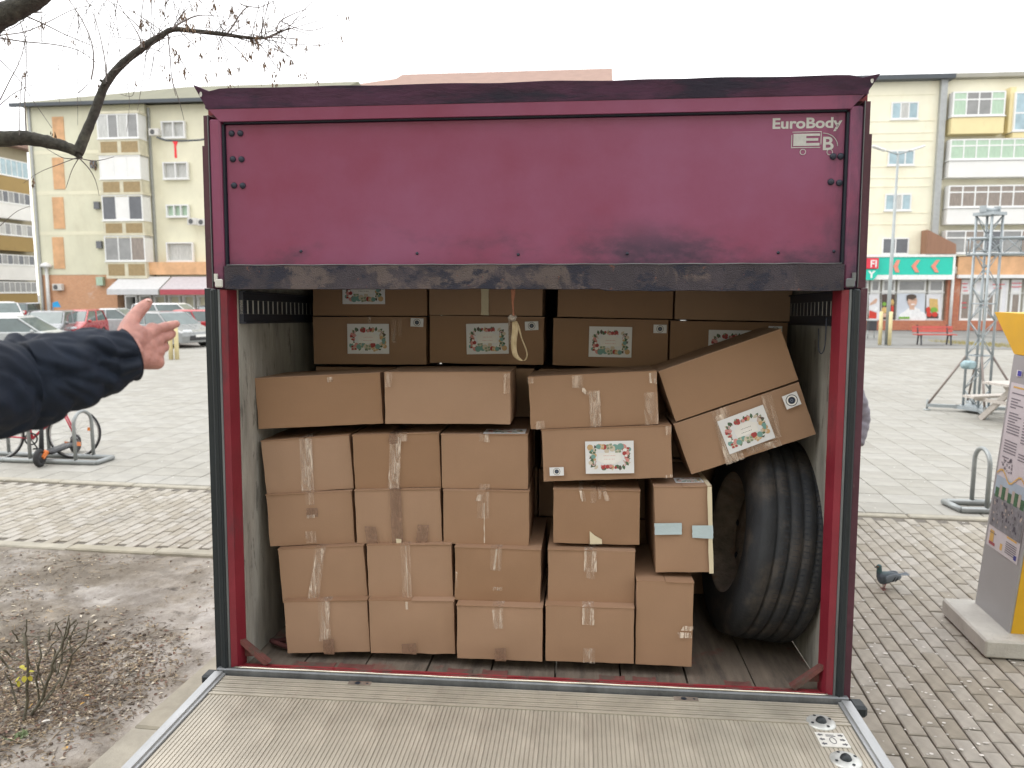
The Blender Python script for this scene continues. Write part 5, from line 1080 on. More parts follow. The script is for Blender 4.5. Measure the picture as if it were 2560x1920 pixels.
MB().add([(xs + .012, yn - .004, PLZ), (xs + yd, yn - .004, PLZ), (xs + yd, yn + sh - .004, H2), (xs + .012, yn + sh - .004, H2), (xs + .012, yn, PLZ), (xs + yd, yn, PLZ), (xs + yd, yn + sh, H2), (xs + .012, yn + sh, H2)], [(0, 1, 2, 3), (0, 3, 7, 4), (1, 5, 6, 2), (0, 4, 5, 1), (3, 2, 6, 7)]).build('yellow_face', m_coly, tcol)
tl = cl + (inv.to_3x3() @ ray(2486, 780))*((xs - cl.x)/(inv.to_3x3() @ ray(2486, 780)).x); ff = tl.y - (yf + sh); zt_ = tl.z
MB().add([(xs, yn + sh, H2 + .003), (xs + yd, yn + sh, H2 + .003), (xs + yd, yf + sh, H2 + .003), (xs, yf + sh, H2 + .003), (xs, yn + sh - ff, zt_), (xs + yd, yn + sh - ff, zt_), (xs + yd, yf + sh + ff, zt_), (xs, yf + sh + ff, zt_)], [(0, 3, 2, 1), (4, 5, 6, 7), (0, 4, 7, 3), (2, 6, 5, 1), (3, 7, 6, 2), (0, 1, 5, 4)]).build('flared_cap', m_coly, tcol)
def on_side(t, s, d=.004):                          # t: 0 foot .. 1 top, s: 0 far .. 1 near
    return Vector((xs - d, yf + (yn - yf)*s + sh*t, PLZ + (H2 - PLZ)*t))
def pq(t0, t1, s0, s1, d): return [on_side(t0, s0, d), on_side(t0, s1, d), on_side(t1, s1, d), on_side(t1, s0, d)]
psh = MB().add(pq(.262, .90, .06, .93, .003), [(0, 1, 2, 3)]).build('info_poster', mat('poster_paper', (.66, .65, .68), .5, var=.03), tcol)
tx = MB(); rng = random.Random(8)
for c0, c1 in ((.13, .46), (.53, .87)):
    t = .865
    while t > .62:
        if rng.random() > .16: tx.add(pq(t - .0045, t, c0, c1 - (rng.uniform(.05, .2) if rng.random() < .25 else 0), .0045), [(0, 1, 2, 3)])
        t -= .0105
tx.add(pq(.53, .538, .55, .9, .0045), [(0, 1, 2, 3)]); tx.add(pq(.318, .322, .12, .3, .0045), [(0, 1, 2, 3)])
for k in range(6): tx.add(pq(.318 - .008*k, .322 - .008*k, .58, .86, .0045), [(0, 1, 2, 3)])
for k in range(26):                                # sketch map
    t0, s0 = rng.uniform(.565, .615), rng.uniform(.13, .42); tx.add(pq(t0, t0 + rng.uniform(.001, .012), s0, s0 + rng.uniform(.006, .06), .0045), [(0, 1, 2, 3)])
tx.build('printed_text', mat('poster_text_grey', (.22, .22, .25), .6), psh)
ph = MB(); ph.add(pq(.455, .545, .07, .92, .005), [(0, 1, 2, 3)], 0); ph.add(pq(.345, .47, .07, .92, .0056), [(0, 1, 2, 3)], 1)
ph.add([on_side(.47, .07, .006), on_side(.47, .92, .006), on_side(.455, .92, .006), on_side(.455, .07, .006)], [(0, 1, 2, 3)], 1)
for k in range(5): ph.add(pq(.462, .50 + .012*(k % 2), .1 + .17*k, .2 + .17*k, .0062), [(0, 1, 2, 3)], 2); 
for k in range(4): ph.add(pq(.468, .515, .2 + .17*k, .27 + .17*k, .0062), [(0, 1, 2, 3)], 3)
for k in range(60):
    t0, s0 = rng.uniform(.36, .445), rng.uniform(.12, .85); ph.add(pq(t0, t0 + rng.uniform(.003, .014), s0, s0 + rng.uniform(.01, .05), .0066 + k*1e-5), [(0, 1, 2, 3)], rng.choice((1, 3, 4, 4)))
for k in range(12): s0 = .07 + .85*k/12; z0 = .55 + .02*math.sin(k*.9); ph.add([on_side(z0, s0, .0075), on_side(.55 + .02*math.sin((k + 1)*.9), s0 + .85/12, .0075), on_side(.557 + .02*math.sin((k + 1)*.9), s0 + .85/12, .0075), on_side(z0 + .007, s0, .0075)], [(0, 1, 2, 3)], 5)
ph.add(pq(.882, .888, .14, .42, .0045), [(0, 1, 2, 3)], 5); ph.add(pq(.285, .33, .13, .24, .0045), [(0, 1, 2, 3)], 5); ph.add(pq(.272, .284, .13, .3, .0045), [(0, 1, 2, 3)], 6); ph.add(pq(.275, .30, .44, .5, .0045), [(0, 1, 2, 3)], 5); ph.add(pq(.272, .29, .82, .89, .0045), [(0, 1, 2, 3)], 7); ph.add(pq(.335, .342, .58, .84, .0045), [(0, 1, 2, 3)], 5)
ph.build('poster_picture', [mat('picture_sky', (.42, .53, .62), .6), mat('picture_street', (.24, .25, .27), .6, var=.3, vs=20), mat('picture_trees', (.06, .16, .08), .6, var=.4, vs=40), mat('picture_houses', (.50, .45, .40), .6), mat('picture_people', (.10, .10, .13), .6), mat('picture_gold', (.72, .48, .15), .6), mat('picture_logo_red', (.40, .10, .12), .6), mat('picture_flag_blue', (.05, .06, .35), .6)], psh)
em = MB().add(pq(.925, .948, .16, .30, .004), [(0, 1, 2, 3)]).build('flag_emblem', m_sheet, tcol); MB().add(pq(.927, .946, .19, .29, .005), [(0, 1, 2, 3)]).build('flag_field', mat('emblem_blue', (.05, .05, .36), .5), em)
# ------------------------------------------------------------------ bicycle racks
m_rack = mat('grey_rack_tube', (.30, .32, .32), .4, metal=.4, var=.12, vs=12)
def hoop(x, h_, w_, r_=.024): 
    P = [(x, 0, .03)] + [(x, w_/2 - w_/2*math.cos(a), h_ - w_/2 + w_/2*math.sin(a)) for a in [math.pi*k/12 for k in range(13)]] + [(x, w_, .03)]
    return MB().tube(P, r_, 10)
def rack(name, m, xs_, L0, L1, dep, label, h_=.66):
    r = empty(name, m); tag(r, label, 'bike rack')
    MB().tube([(L0, 0, .035), (L1, 0, .035)], .034, 10).build('base_tube', m_rack, r); MB().tube([(L0, dep, .035), (L1, dep, .035)], .034, 10).build('base_tube', m_rack, r)
    MB().tube([(L0, 0, .036), (L0 - .04 if L0 < 0 else L0, dep, .036)], .034, 10).build('end_tube', m_rack, r); MB().tube([(L1, 0, .036), (L1, dep, .036)], .034, 10).build('end_tube', m_rack, r)
    for x in xs_: hoop(x, h_, dep).build('hoop', m_rack, r)
    return r
g1 = ground(182, 1160); rack('bike_rack', trs(Vector((g1.x + .12, g1.y - .05, 0)), -TY), [-.05, -.75, -1.4], -2.0, .25, .36, 'grey tube bike rack with hoops under the pointing arm', .72)
g2 = ground(2466, 1284); rack('bike_rack', trs(Vector((g2.x, g2.y, 0)), -TY + R(3)), [.0, .7], -.26, 1.1, .33, 'grey tube bike rack beside the info column', .68)
# bicycle with red frame, leaning in the left rack
bkq = ground(40, 1158); bk = empty('bicycle', trs(Vector((bkq.x - .25, bkq.y + .16, 0)), R(8)) @ Matrix.Rotation(R(-6), 4, 'X')); tag(bk, 'red bicycle parked in the rack, mostly behind the sleeve', 'bicycle')
m_bike = mat('bicycle_red', (.55, .04, .07), .35, coat=.4); m_bt = mat('bicycle_tyre', (.03, .03, .032), .8); m_chrome = mat('bicycle_steel', (.5, .5, .5), .3, metal=.8); m_refl = mat('orange_reflector', (.85, .25, .05), .4)
for x in (-.1, .92):
    w = MB().lathe([(.335, -.012), (.35, -.02), (.362, .0), (.35, .02), (.335, .012)], Matrix.Translation((x, 0, .362)) @ Matrix.Rotation(R(90), 4, 'X'), 40, closed=True).build('wheel', m_bt, bk)
    sp_ = MB().lathe([(.318, -.01), (.335, -.011), (.335, .011), (.318, .01)], Matrix.Translation((x, 0, .362)) @ Matrix.Rotation(R(90), 4, 'X'), 40, closed=True)
    for k in range(18): a = 2*math.pi*k/18; sp_.tube([(x, (-1)**k*.02, .362), (x + .32*math.cos(a), 0, .362 + .32*math.sin(a))], .0016, 4)
    sp_.build('rim', m_chrome, w); MB().box((x + .2, 0, .42), (.05, .012, .05)).build('reflector', m_refl, w)
fr_ = MB(); BB, ST, HD = (.36, 0, .30), (.26, 0, .78), (.76, 0, .80)
for a, b_, r_ in ((BB, ST, .018), (ST, HD, .018), (BB, (.78, 0, .70), .02), ((.78, 0, .68), (.75, 0, .86), .02), (BB, (-.1, .03, .362), .011), (BB, (-.1, -.03, .362), .011), (ST, (-.1, .03, .362), .010), (ST, (-.1, -.03, .362), .010), ((.78, .035, .68), (.92, .035, .362), .012), ((.78, -.035, .68), (.92, -.035, .362), .012)): fr_.tube([a, b_], r_, 8)
fr_.build('frame', m_bike, bk); MB().ball((.20, 0, .92), .12, 1.1, .6, .3).tube([(.26, 0, .76), (.235, 0, .9)], .013, 6).build('saddle', m_bt, bk); MB().tube([(.75, 0, .85), (.74, 0, .98), (.78, 0, 1.0)], .012, 6).tube([(.72, -.28, 1.02), (.80, -.12, 1.0), (.80, .12, 1.0), (.72, .28, 1.02)], .012, 8).build('handlebar', m_chrome, bk)
MB().lathe([(.07, -.004), (.09, -.004), (.09, .004), (.07, .004)], Matrix.Translation((.36, -.04, .30)) @ Matrix.Rotation(R(90), 4, 'X'), 24, closed=True).tube([(.36, -.05, .30), (.45, -.06, .17)], .01, 6).box((.46, -.09, .165), (.09, .07, .02)).build('crank', m_bt, bk)
# kick scooter, black and orange
g3 = ground(95, 1168); g4 = ground(196, 1128); d3 = (g4 - g3); d3.z = 0; ang3 = math.atan2(d3.y, d3.x); L3 = 1.02
ks = empty('electric_scooter', trs(Vector((g3.x + .02, g3.y + .02, 0)), ang3)); tag(ks, 'black electric kick scooter with orange wheel trims by the rack', 'scooter')
m_blk = mat('scooter_black', (.028, .03, .034), .5, var=.2); m_org = mat('scooter_orange', (.80, .22, .05), .5)
for x in (0, L3*.9):
    w = MB().lathe([(.07, -.03), (.105, -.034), (.122, -.02), (.125, 0), (.122, .02), (.105, .034), (.07, .03)], Matrix.Translation((x, 0, .125)) @ Matrix.Rotation(R(90), 4, 'X'), 28, closed=True).build('wheel', m_bt, ks)
    MB().lathe([(.0, -.034), (.06, -.032), (.068, -.02), (.068, .02), (.06, .032), (0, .034)], Matrix.Translation((x, 0, .125)) @ Matrix.Rotation(R(90), 4, 'X'), 20).build('hub', m_blk, w)
MB().box((L3*.47, 0, .155), (L3*.60, .16, .055), bev=.02).build('deck', m_blk, ks); MB().bar((.08, -.045, .18), (.0, -.045, .125), .025, .05).bar((.08, .045, .18), (.0, .045, .125), .025, .05).tube([(.05, 0, .2), (.16, 0, .16)], .04, 8).build('fork', m_org, ks)
MB().bar((L3*.74, -.06, .17), (L3*.92, -.06, .125), .02, .06).bar((L3*.74, .06, .17), (L3*.92, .06, .125), .02, .06).build('rear_arm', m_org, ks); MB().tube([(.05, 0, .19), (.09, 0, .5), (.17, 0, 1.12)], [.034, .026, .024], 10).build('stem', m_blk, ks); MB().tube([(.17, -.24, 1.12), (.16, 0, 1.13), (.17, .24, 1.12)], .016, 8).build('handlebar', m_blk, ks)
MB().tube([(L3*.9 + .135*math.cos(a*.3), 0, .13 + .135*math.sin(a*.3)) for a in range(1, 9)], .02, 6).build('mudguard', m_blk, ks)
# ------------------------------------------------------------------ pigeon
pgq = ground(2213, 1474); pg = empty('pigeon', trs(pgq, R(-8)) @ Matrix.Scale(1.0, 4)); tag(pg, 'slate grey pigeon with green sheen standing on the brick paving', 'pigeon')
m_pg = mat('pigeon_slate', (.055, .075, .095), .55, var=.25, vs=30, col2=(.09, .11, .14)); graft(m_pg, (.03, .09, .085), 6, .35, .6, amount=.9, axis=2, span=(.12, .17)); m_pw_ = mat('pigeon_wing', (.16, .19, .22), .6, var=.15, vs=30); m_pbar = mat('pigeon_wing_bar', (.02, .022, .028), .6); m_pleg = mat('pigeon_pink_leg', (.36, .16, .15), .6)
pb = MB()
prof = [(-.068, .098, .006, .006), (-.062, .104, .030, .032), (-.045, .100, .047, .050), (-.015, .098, .050, .053), (.02, .104, .046, .047), (.055, .115, .034, .033), (.085, .124, .020, .018), (.105, .129, .012, .010)]
rings = []
for (x, z, ry, rz) in prof: rings.append([(x, ry*math.cos(a), z + rz*math.sin(a)) for a in [2*math.pi*k/16 for k in range(16)]])
vs = [p for r_ in rings for p in r_]; pb.add(vs, [(i*16 + k, (i + 1)*16 + k, (i + 1)*16 + (k + 1) % 16, i*16 + (k + 1) % 16) for i in range(len(prof) - 1) for k in range(16)], 0, True)
pb.tube(spl([(-.040, 0, .115), (-.052, 0, .145), (-.053, 0, .170), (-.056, 0, .184)], 4), [.036, .033, .029, .026, .024, .022, .0205, .019, .018, .018, .018, .017, .015], 14); pb.ball((-.057, 0, .190), .0185, 1.15, .95, 1.0, 14, 10)
body = pb.build('body', m_pg, pg)
MB().tube([(-.074, 0, .188), (-.084, 0, .184), (-.094, 0, .179)], [.006, .004, .001], 8).build('beak', m_pbar, pg)
for s_ in (-1, 1):
    wgm = Matrix.Rotation(R(-17), 3, 'Y'); MB().ball((.035, s_*.041, .112), .05, 1.45, .22, .62, 16, 10, 0, wgm).build('wing', m_pw_, pg)
    for dx in (.045, .066): MB().ball((dx, s_*.050, .106), .012, .5, .35, 2.0, 8, 6, 0, Matrix.Rotation(R(28), 3, 'Y')).build('wing_bar', m_pbar, pg)
    MB().ball((-.070, s_*.0165, .193), .0036, 1, .6, 1, 8, 6).build('eye', mat('pigeon_eye', (.5, .12, .03), .3), pg)
    lgm = MB().tube([(-.005, s_*.02, .066), (-.012, s_*.02, .035), (-.008, s_*.02, .006)], [.010, .0045, .0035], 8)
    for a in (-.5, 0, .5, 3.14): lgm.tube([(-.008, s_*.02, .006), (-.008 - .028*math.cos(a), s_*.02 + .028*math.sin(a), .003)], [.0035, .0018], 5)
    lgm.build('leg', m_pleg, pg)
tl_ = MB(); 
for k in range(5): a = (-2 + k)*.11; tl_.add([(.085, -.008 + .004*k, .132), (.155*math.cos(a) + .01, .155*math.sin(a)*.9, .142 - .002*abs(k - 2)), (.165*math.cos(a) + .01, .155*math.sin(a)*.9 + .010, .142), (.09, .004*k - .004, .132), (.085, -.008 + .004*k, .126), (.155*math.cos(a) + .01, .155*math.sin(a)*.9, .139), (.165*math.cos(a) + .01, .155*math.sin(a)*.9 + .010, .139), (.09, .004*k - .004, .126)], [(0, 1, 2, 3), (7, 6, 5, 4), (0, 4, 5, 1), (2, 6, 7, 3)])
tl_.build('tail', m_pw_, pg)
# ------------------------------------------------------------------ parked cars
m_tl = mat('tail_light_red', (.45, .02, .02), .3); m_hl = mat('headlight_glass', (.62, .64, .66), .12); m_cg = glass('car_glass', (.10, .135, .13)); m_plast = mat('car_black_trim', (.03, .03, .032), .6)
def car(label, paint, loc, rz, kind='hatch', group='cars parked on the square', glassm=None):
    L_, W_, Hh = {'hatch': (4.0, 1.70, 1.47), 'suv': (4.5, 1.84, 1.68), 'sedan': (4.5, 1.76, 1.45), 'van': (4.9, 1.9, 1.95)}[kind]
    c = empty('parked_car', trs(loc, rz)); tag(c, label, 'car', group)
    bonnet = .26 if kind != 'van' else .14; boot = {'hatch': .02, 'suv': .02, 'sedan': .20, 'van': .01}[kind]
    zb, zw = .22, (.90 if kind == 'hatch' else 1.0 if kind == 'suv' else .88 if kind == 'sedan' else 1.15)
    # side outline: x from nose (+) to tail (-)
    nose, tail = L_/2, -L_/2
    low = [(tail, zb + .12), (tail - .02, .55), (tail + .03, zw), (tail + boot*L_ + .02, zw + .04), (nose - bonnet*L_, zw + .05), (nose - .35, zw - .16), (nose - .05, .66), (nose, .5), (nose - .04, zb)]
    low += [(nose - .34, zb)] + [(nose - .80 + .36*math.cos(a), zb + .06 + .36*math.sin(a)) for a in (0.2, .8, 1.57, 2.3, 2.95)] + [(nose - 1.2, zb - .02), (tail + 1.1, zb - .02)] + [(tail + .74 + .36*math.cos(a), zb + .06 + .36*math.sin(a)) for a in (0.2, .8, 1.57, 2.3, 2.95)]
    bod = MB(); n = len(low)
    secs = [(-W_/2 + .06, .97, .0), (-W_/2, 1, 0), (W_/2, 1, 0), (W_/2 - .06, .97, 0)]
    ys = (-W_/2 + .07, -W_/2, -W_/2 + .015, W_/2 - .015, W_/2, W_/2 - .07)
    prof_s = [(.985, -W_/2 + .05), (1.0, -W_/2), (1.0, W_/2), (.985, W_/2 - .05)]
    vs = [];
    for (k, y) in ((.97, -W_/2), (1.0, -W_/2 + .09), (1.0, W_/2 - .09), (.97, W_/2)): vs += [(x*k, y, z if k == 1 else z - (.03 if z > .6 else 0)) for x, z in low]
    bod.add(vs, [(j*n + i, j*n + (i + 1) % n, (j + 1)*n + (i + 1) % n, (j + 1)*n + i) for j in range(3) for i in range(n)] + [tuple(range(n - 1, -1, -1)), tuple(range(3*n, 4*n))], 0)
    # cabin roof with pillars
    rx0, rx1 = tail + boot*L_ + (.30 if kind == 'hatch' else .22 if kind != 'sedan' else .75), nose - bonnet*L_ - (.72 if kind != 'van' else .5); bx0_, bx1_ = tail + boot*L_ + .04, nose - bonnet*L_ + .05; wi = W_/2 - .17; wb = W_/2 - .05
    cab = [(bx0_, wb, zw), (bx1_, wb, zw + .02), (rx1, wi, Hh - .05), (rx0, wi, Hh - .06)]
    bod.add([(rx0 - .03, -wi, Hh - .08), (rx1 + .03, -wi, Hh - .07), (rx1 + .03, wi, Hh - .07), (rx0 - .03, wi, Hh - .08), (rx0 + .15, -wi + .12, Hh), (rx1 - .1, -wi + .12, Hh - .005), (rx1 - .1, wi - .12, Hh - .005), (rx0 + .15, wi - .12, Hh)], [(4, 5, 6, 7), (0, 1, 5, 4), (1, 2, 6, 5), (2, 3, 7, 6), (3, 0, 4, 7), (0, 3, 2, 1)])
    for s_ in (-1, 1):
        for (xa, xb) in ((bx0_, rx0), (bx1_, rx1), ((bx0_ + bx1_)/2 - .05, (rx0 + rx1)/2 - .05)): bod.bar((xa, s_*wb, zw - .02), (xb, s_*wi, Hh - .06), .07, .05)
    o = bod.build('body', paint, c); add_weld(o, .04)
    gm = glassm or m_cg
    g_ = lambda P: MB().add(P, [(0, 1, 2, 3)]).build('window', gm, c)
    e = .012
    g_([(bx1_ - .02, -wb + .06, zw + .02), (bx1_ - .02, wb - .06, zw + .02), (rx1 + .02, wi - .05, Hh - .07), (rx1 + .02, -wi + .05, Hh - .07)]); g_([(bx0_ + .01, wb - .06, zw + .02), (bx0_ + .01, -wb + .06, zw + .02), (rx0, -wi + .05, Hh - .08), (rx0, wi - .05, Hh - .08)])
    xm, xr_ = (bx0_ + bx1_)/2 - .05, (rx0 + rx1)/2 - .05
    for s_ in (-1, 1):
        for (a0, a1, t0, t1) in ((bx0_ + .06, xm - .04, rx0 + .05, xr_ - .04), (xm + .04, bx1_ - .08, xr_ + .04, rx1 - .04)): g_([(a0, s_*(wb - .01), zw), (a1, s_*(wb - .01), zw), (t1, s_*(wi + .0), Hh - .08), (t0, s_*(wi + .0), Hh - .08)])
    wm_ = MB().lathe([(.20, -.10), (.29, -.105), (.315, -.07), (.315, .07), (.29, .105), (.20, .10)], Matrix.Rotation(R(90), 4, 'X'), 24).mesh('wheel', m_bt); rmm = MB().lathe([(0, .085), (.06, .09), (.19, .075), (.205, .1), (.205, -.1), (.19, -.075), (.06, -.09), (0, -.085)], Matrix.Rotation(R(90), 4, 'X'), 20).mesh('rim', m_chrome)
    for x in (nose - .80, tail + .74):
        for s_ in (-1, 1): w = link('wheel', wm_, c, Matrix.Translation((x, s_*(W_/2 - .12), .315))); link('rim', rmm, w)
    for s_ in (-1, 1):
        MB().box((nose - .12, s_*(W_/2 - .30), .68), (.16, .38, .16), Matrix.Rotation(s_*.25, 3, 'Z'), bev=.05).build('headlight', m_hl, c); MB().box((tail + .03, s_*(W_/2 - .16), .80), (.10, .22, .28), bev=.03).build('tail_light', m_tl, c); MB().box((bx1_ - .25, s_*(W_/2 + .06), zw + .06), (.1, .16, .13), bev=.04).build('mirror', paint, c)
    MB().box((nose - .02, 0, .42), (.06, W_*.62, .2), bev=.02).build('grille', m_plast, c); MB().box((nose + .012, 0, .50), (.02, .5, .11)).build('number_plate', m_frame, c); MB().box((tail - .012, 0, .60), (.02, .5, .11)).build('number_plate', m_frame, c)
    return c
cp = lambda n, c_: mat(n, c_, .28, var=.03, coat=.6)
cW, cS, cG, cR, cD, cS2 = cp('car_white', (.70, .70, .70)), cp('car_silver', (.44, .46, .46)), cp('car_grey', (.17, .18, .19)), cp('car_red', (.42, .03, .035)), cp('car_dark', (.05, .055, .06)), cp('car_mid_grey', (.24, .25, .25))
def at_px(x, d): r = ray(x, 820); p = CAM + r*(d/r.y); return Vector((p.x, p.y, 0))
car('grey hatchback pointing right beyond the two yellow posts', cS2, at_px(424, 33.0), R(-30), 'hatch')
car('red hatchback partly hidden by the truck edge', cR, at_px(530, 36.5), R(8), 'hatch')
car('white sport utility car behind the thumb', cW, at_px(442, 42.0), R(4), 'suv')
car('black car behind the white one at the truck edge', cD, at_px(530, 45.0), R(-70), 'hatch')
car('grey saloon behind the raised cuff', cS, at_px(290, 40.0), R(5), 'sedan')
car('red car between the lamp posts behind the sleeve', cR, at_px(188, 36.0), R(-80), 'hatch')
car('grey car with pale windscreen next to the silver one', cG, at_px(125, 34.0), R(-76), 'hatch')
car('silver hatchback above the sleeve at the picture edge', cS, at_px(52, 27.5), R(8), 'hatch')
car('dark car seen from behind at the corner of the brick block', cG, at_px(77, 56.0), R(95), 'hatch')
car('white car at the very edge of the picture behind the silver hatchback', cW, at_px(8, 46.0), R(-50), 'suv')
# blue flag sign by the first lamp post
q0 = at(132, 768, 53); fl = MB(); fl.poly([(0, 0, 0), (.55, 0, .0), (.35, 0, .42), (.0, 0, .30)], (0, .03, 0)); fl.tube([(0, .02, -q0.z), (0, .02, .3)], .02, 6)
tag(fl.build('small_flag', mat('flag_blue', (.03, .35, .70), .6), None, Matrix.Translation(q0)), 'small bright blue flag by the white lamp post', 'flag')
# ---- unseen block added behind the viewpoint to keep sky off the truck's rear
bn_ = empty('apartment_block', trs(Vector((0, -11, 0)), -R(6.5) + math.pi)); tag(bn_, 'added unseen cream block behind the viewpoint, shading the truck rear', 'building')
MB().bb((-34, 0, 0), (34, 11, 12.2)).build('wall', m_plR, bn_); MB().bb((-34.6, -.6, 12.2), (34.6, 11.6, 12.6)).build('roof', m_eave, bn_)
for k in range(9):
    for r_ in range(4): win(bn_, -30 + 7*k, 1.1 + 2.9*r_, -27.6 + 7*k, 2.6 + 2.9*r_, 2, [m_glassM, m_curt])
# ================================================================== THE BARE TREE OVER THE BED
m_bark = mat('tree_bark', (.055, .052, .044), .95, var=.5, vs=30, bump=1.0, bs=70, stretch=(1, 1, 1)); graft(m_bark, (.15, .15, .11), 7, .55, .7, amount=.5)
m_twig = mat('tree_twig', (.15, .13, .12), .9, var=.25, vs=30)
m_seed = mat('dry_ash_keys', (.20, .135, .085), .9, var=.3, vs=30, rnd=.3)
tree = empty('ash_tree', Matrix.Translation((-4.1, 4.4, .02))); tag(tree, 'bare tree with dry seed clusters whose limb reaches in from the upper corner', 'tree')
TI = tree.matrix_basis.inverted()
def limb(px, r0, r1, Y, dY, name, seg=14, knots=6, rough=.12, pre=None):
    P = [TI @ at(x, y, Y + dY*i/(len(px) - 1)) for i, (x, y) in enumerate(px)]
    if pre: P = [Vector(p) for p in pre] + P
    Q = [Vector(q) for q in spl([tuple(p) for p in P], knots)]; n = len(Q); b = MB()
    b.tube(Q, [(r0 + (r1 - r0)*i/n)*(1 + rough*noise.noise(Vector((i*.55, r0*50, 1))) ) for i in range(n)], seg)
    b.v = [tuple(Vector(p) + Vector((noise.noise(Vector(p)*38), noise.noise(Vector(p)*38 + Vector((5, 0, 0))), noise.noise(Vector(p)*38 + Vector((0, 7, 0)))))*r1*.16 + Vector((noise.noise(Vector(p)*90), noise.noise(Vector(p)*90 + Vector((5, 0, 0))), noise.noise(Vector(p)*90 + Vector((0, 7, 0)))))*r1*.10) for p in b.v]
    b.build(name, m_bark, tree); return Q
tk = [(0, 0, -.1), (.02, .0, .5), (.05, .03, 1.3), (.0, .02, 2.2), (-.05, .0, 3.0), (.0, -.05, 3.7), (.05, 0, 4.6), (.0, .1, 5.6)]
b = MB(); Q = spl(tk, 6); b.tube(Q, [.19*(1 - .085*i/6) for i in range(len(Q))], 20); b.v = [tuple(Vector(p) + Vector((noise.noise(Vector(p)*9), noise.noise(Vector(p)*9 + Vector((3, 0, 0))), 0))*.018) for p in b.v]; b.build('trunk', m_bark, tree)
m1 = limb([(-130, 338), (-40, 338), (0, 347), (60, 345), (110, 353), (160, 366), (196, 381)], .062, .026, 4.45, .05, 'branch', pre=[(-.02, 0, 2.45), (.35, .05, 2.85)])
m2 = limb([(194, 384), (210, 345), (235, 285), (262, 215), (300, 165), (354, 121), (395, 95), (430, 74), (480, 77), (560, 86), (610, 93), (660, 95), (700, 80), (724, 70)], .029, .0035, 4.5, .35, 'branch', 12)
m3 = limb([(-110, 120), (-50, 75), (0, 42), (60, 12), (120, -25), (190, -80), (250, -170), (290, -290), (350, -420), (380, -560)], .088, .006, 4.2, -.1, 'branch', pre=[(.0, 0, 3.3), (.35, -.02, 3.65)])
limb([(190, 376), (197, 388), (199, 397)], .02, .014, 4.5, 0, 'branch_stub', 8, 4); limb([(262, 212), (258, 205), (250, 200)], .012, .006, 4.55, 0, 'branch_stub', 8, 3)
tw = MB(); rng = random.Random(21); tips = []
def twig(P, r0, r1, keep=True):
    Q = [Vector(q) for q in spl([tuple(p) for p in P], 5)]; n = len(Q)
    tw.tube(Q, [r0 + (r1 - r0)*i/n for i in range(n)], 4, caps=False)
    if keep: tips.append(Q)
    return Q
def ptw(px, r0=.0045, r1=.0012, Y=4.5, keep=True): return twig([TI @ at(x, y, Y + .05*i) for i, (x, y) in enumerate(px)], r0, r1, keep)
# twigs that can be followed in the photograph
for px, r in [([(430, 72), (455, 55), (490, 40), (520, 38), (560, 42)], .006), ([(568, 84), (585, 60), (605, 30), (622, 17), (650, 18), (690, 0)], .006), ([(622, 17), (600, 8), (585, -20)], .004), ([(690, 76), (702, 52), (740, 32), (782, 18)], .005), ([(702, 52), (740, 70), (780, 76), (820, 62), (848, 32)], .003),
   ([(724, 70), (760, 82), (800, 96)], .003), ([(660, 95), (700, 88), (725, 110), (760, 112), (810, 112), (845, 95), (863, 78)], .004), ([(640, 100), (665, 130), (690, 165), (715, 182), (760, 172)], .0035), ([(560, 95), (600, 130), (630, 170), (655, 215)], .003), ([(540, 90), (565, 150), (577, 208)], .003), ([(548, 92), (560, 120), (572, 160)], .003),
   ([(355, 120), (350, 96), (330, 60), (300, 15), (285, -20)], .005), ([(355, 75), (318, 40), (270, 0)], .004), ([(266, 206), (262, 150), (250, 90), (235, 40), (212, -10)], .004), ([(266, 206), (268, 140), (275, 80), (278, 20)], .003), ([(228, 198), (234, 160), (230, 110), (210, 60), (180, 10), (168, -10)], .005), ([(196, 232), (215, 215), (230, 196)], .003),
   ([(0, 95), (60, 104), (140, 112), (200, 128), (250, 165), (272, 190)], .004), ([(60, 38), (110, 60), (160, 85), (220, 110), (280, 136)], .005), ([(60, 32), (110, 30)], .008), ([(0, 250), (25, 200), (50, 150), (65, 90), (62, 45)], .004), ([(66, 340), (62, 250), (66, 150), (64, 60)], .005), ([(48, 338), (50, 260), (58, 180)], .003), ([(0, 150), (40, 190), (75, 240), (130, 320)], .003), ([(0, 262), (40, 230), (90, 210)], .003),
   ([(105, 105), (104, 60), (102, 10)], .003), ([(0, 88), (60, 80), (110, 60), (180, 25), (230, 14), (290, 12)], .004), ([(60, 50), (30, 70), (0, 80)], .004), ([(197, 395), (180, 425), (165, 470)], .003), ([(199, 396), (225, 425), (240, 455), (248, 490)], .004), ([(199, 396), (240, 402), (285, 392)], .003), ([(190, 395), (150, 410), (100, 430), (58, 458)], .003), ([(195, 397), (160, 395), (130, 380), (115, 370)], .003), ([(0, 565), (40, 530), (75, 515)], .002),
   ([(340, 135), (325, 150), (300, 170), (272, 178)], .003), ([(400, 95), (410, 110), (385, 135), (360, 150)], .003), ([(385, 140), (378, 180), (370, 210)], .003), ([(420, 85), (425, 140), (430, 200), (440, 240)], .0035), ([(430, 200), (450, 260), (460, 300)], .0025), ([(440, 130), (480, 190), (530, 212)], .0025), ([(470, 180), (475, 210)], .002), ([(320, 60), (300, 75), (260, 60)], .002), ([(380, -10), (378, 60), (385, 90)], .003), ([(360, -10), (352, 60), (358, 110)], .003), ([(416, -10), (412, 40), (415, 75)], .003), ([(338, 210), (330, 240), (300, 235)], .002)]: ptw(px, r, .0012, 4.48 + rng.uniform(-.25, .35))
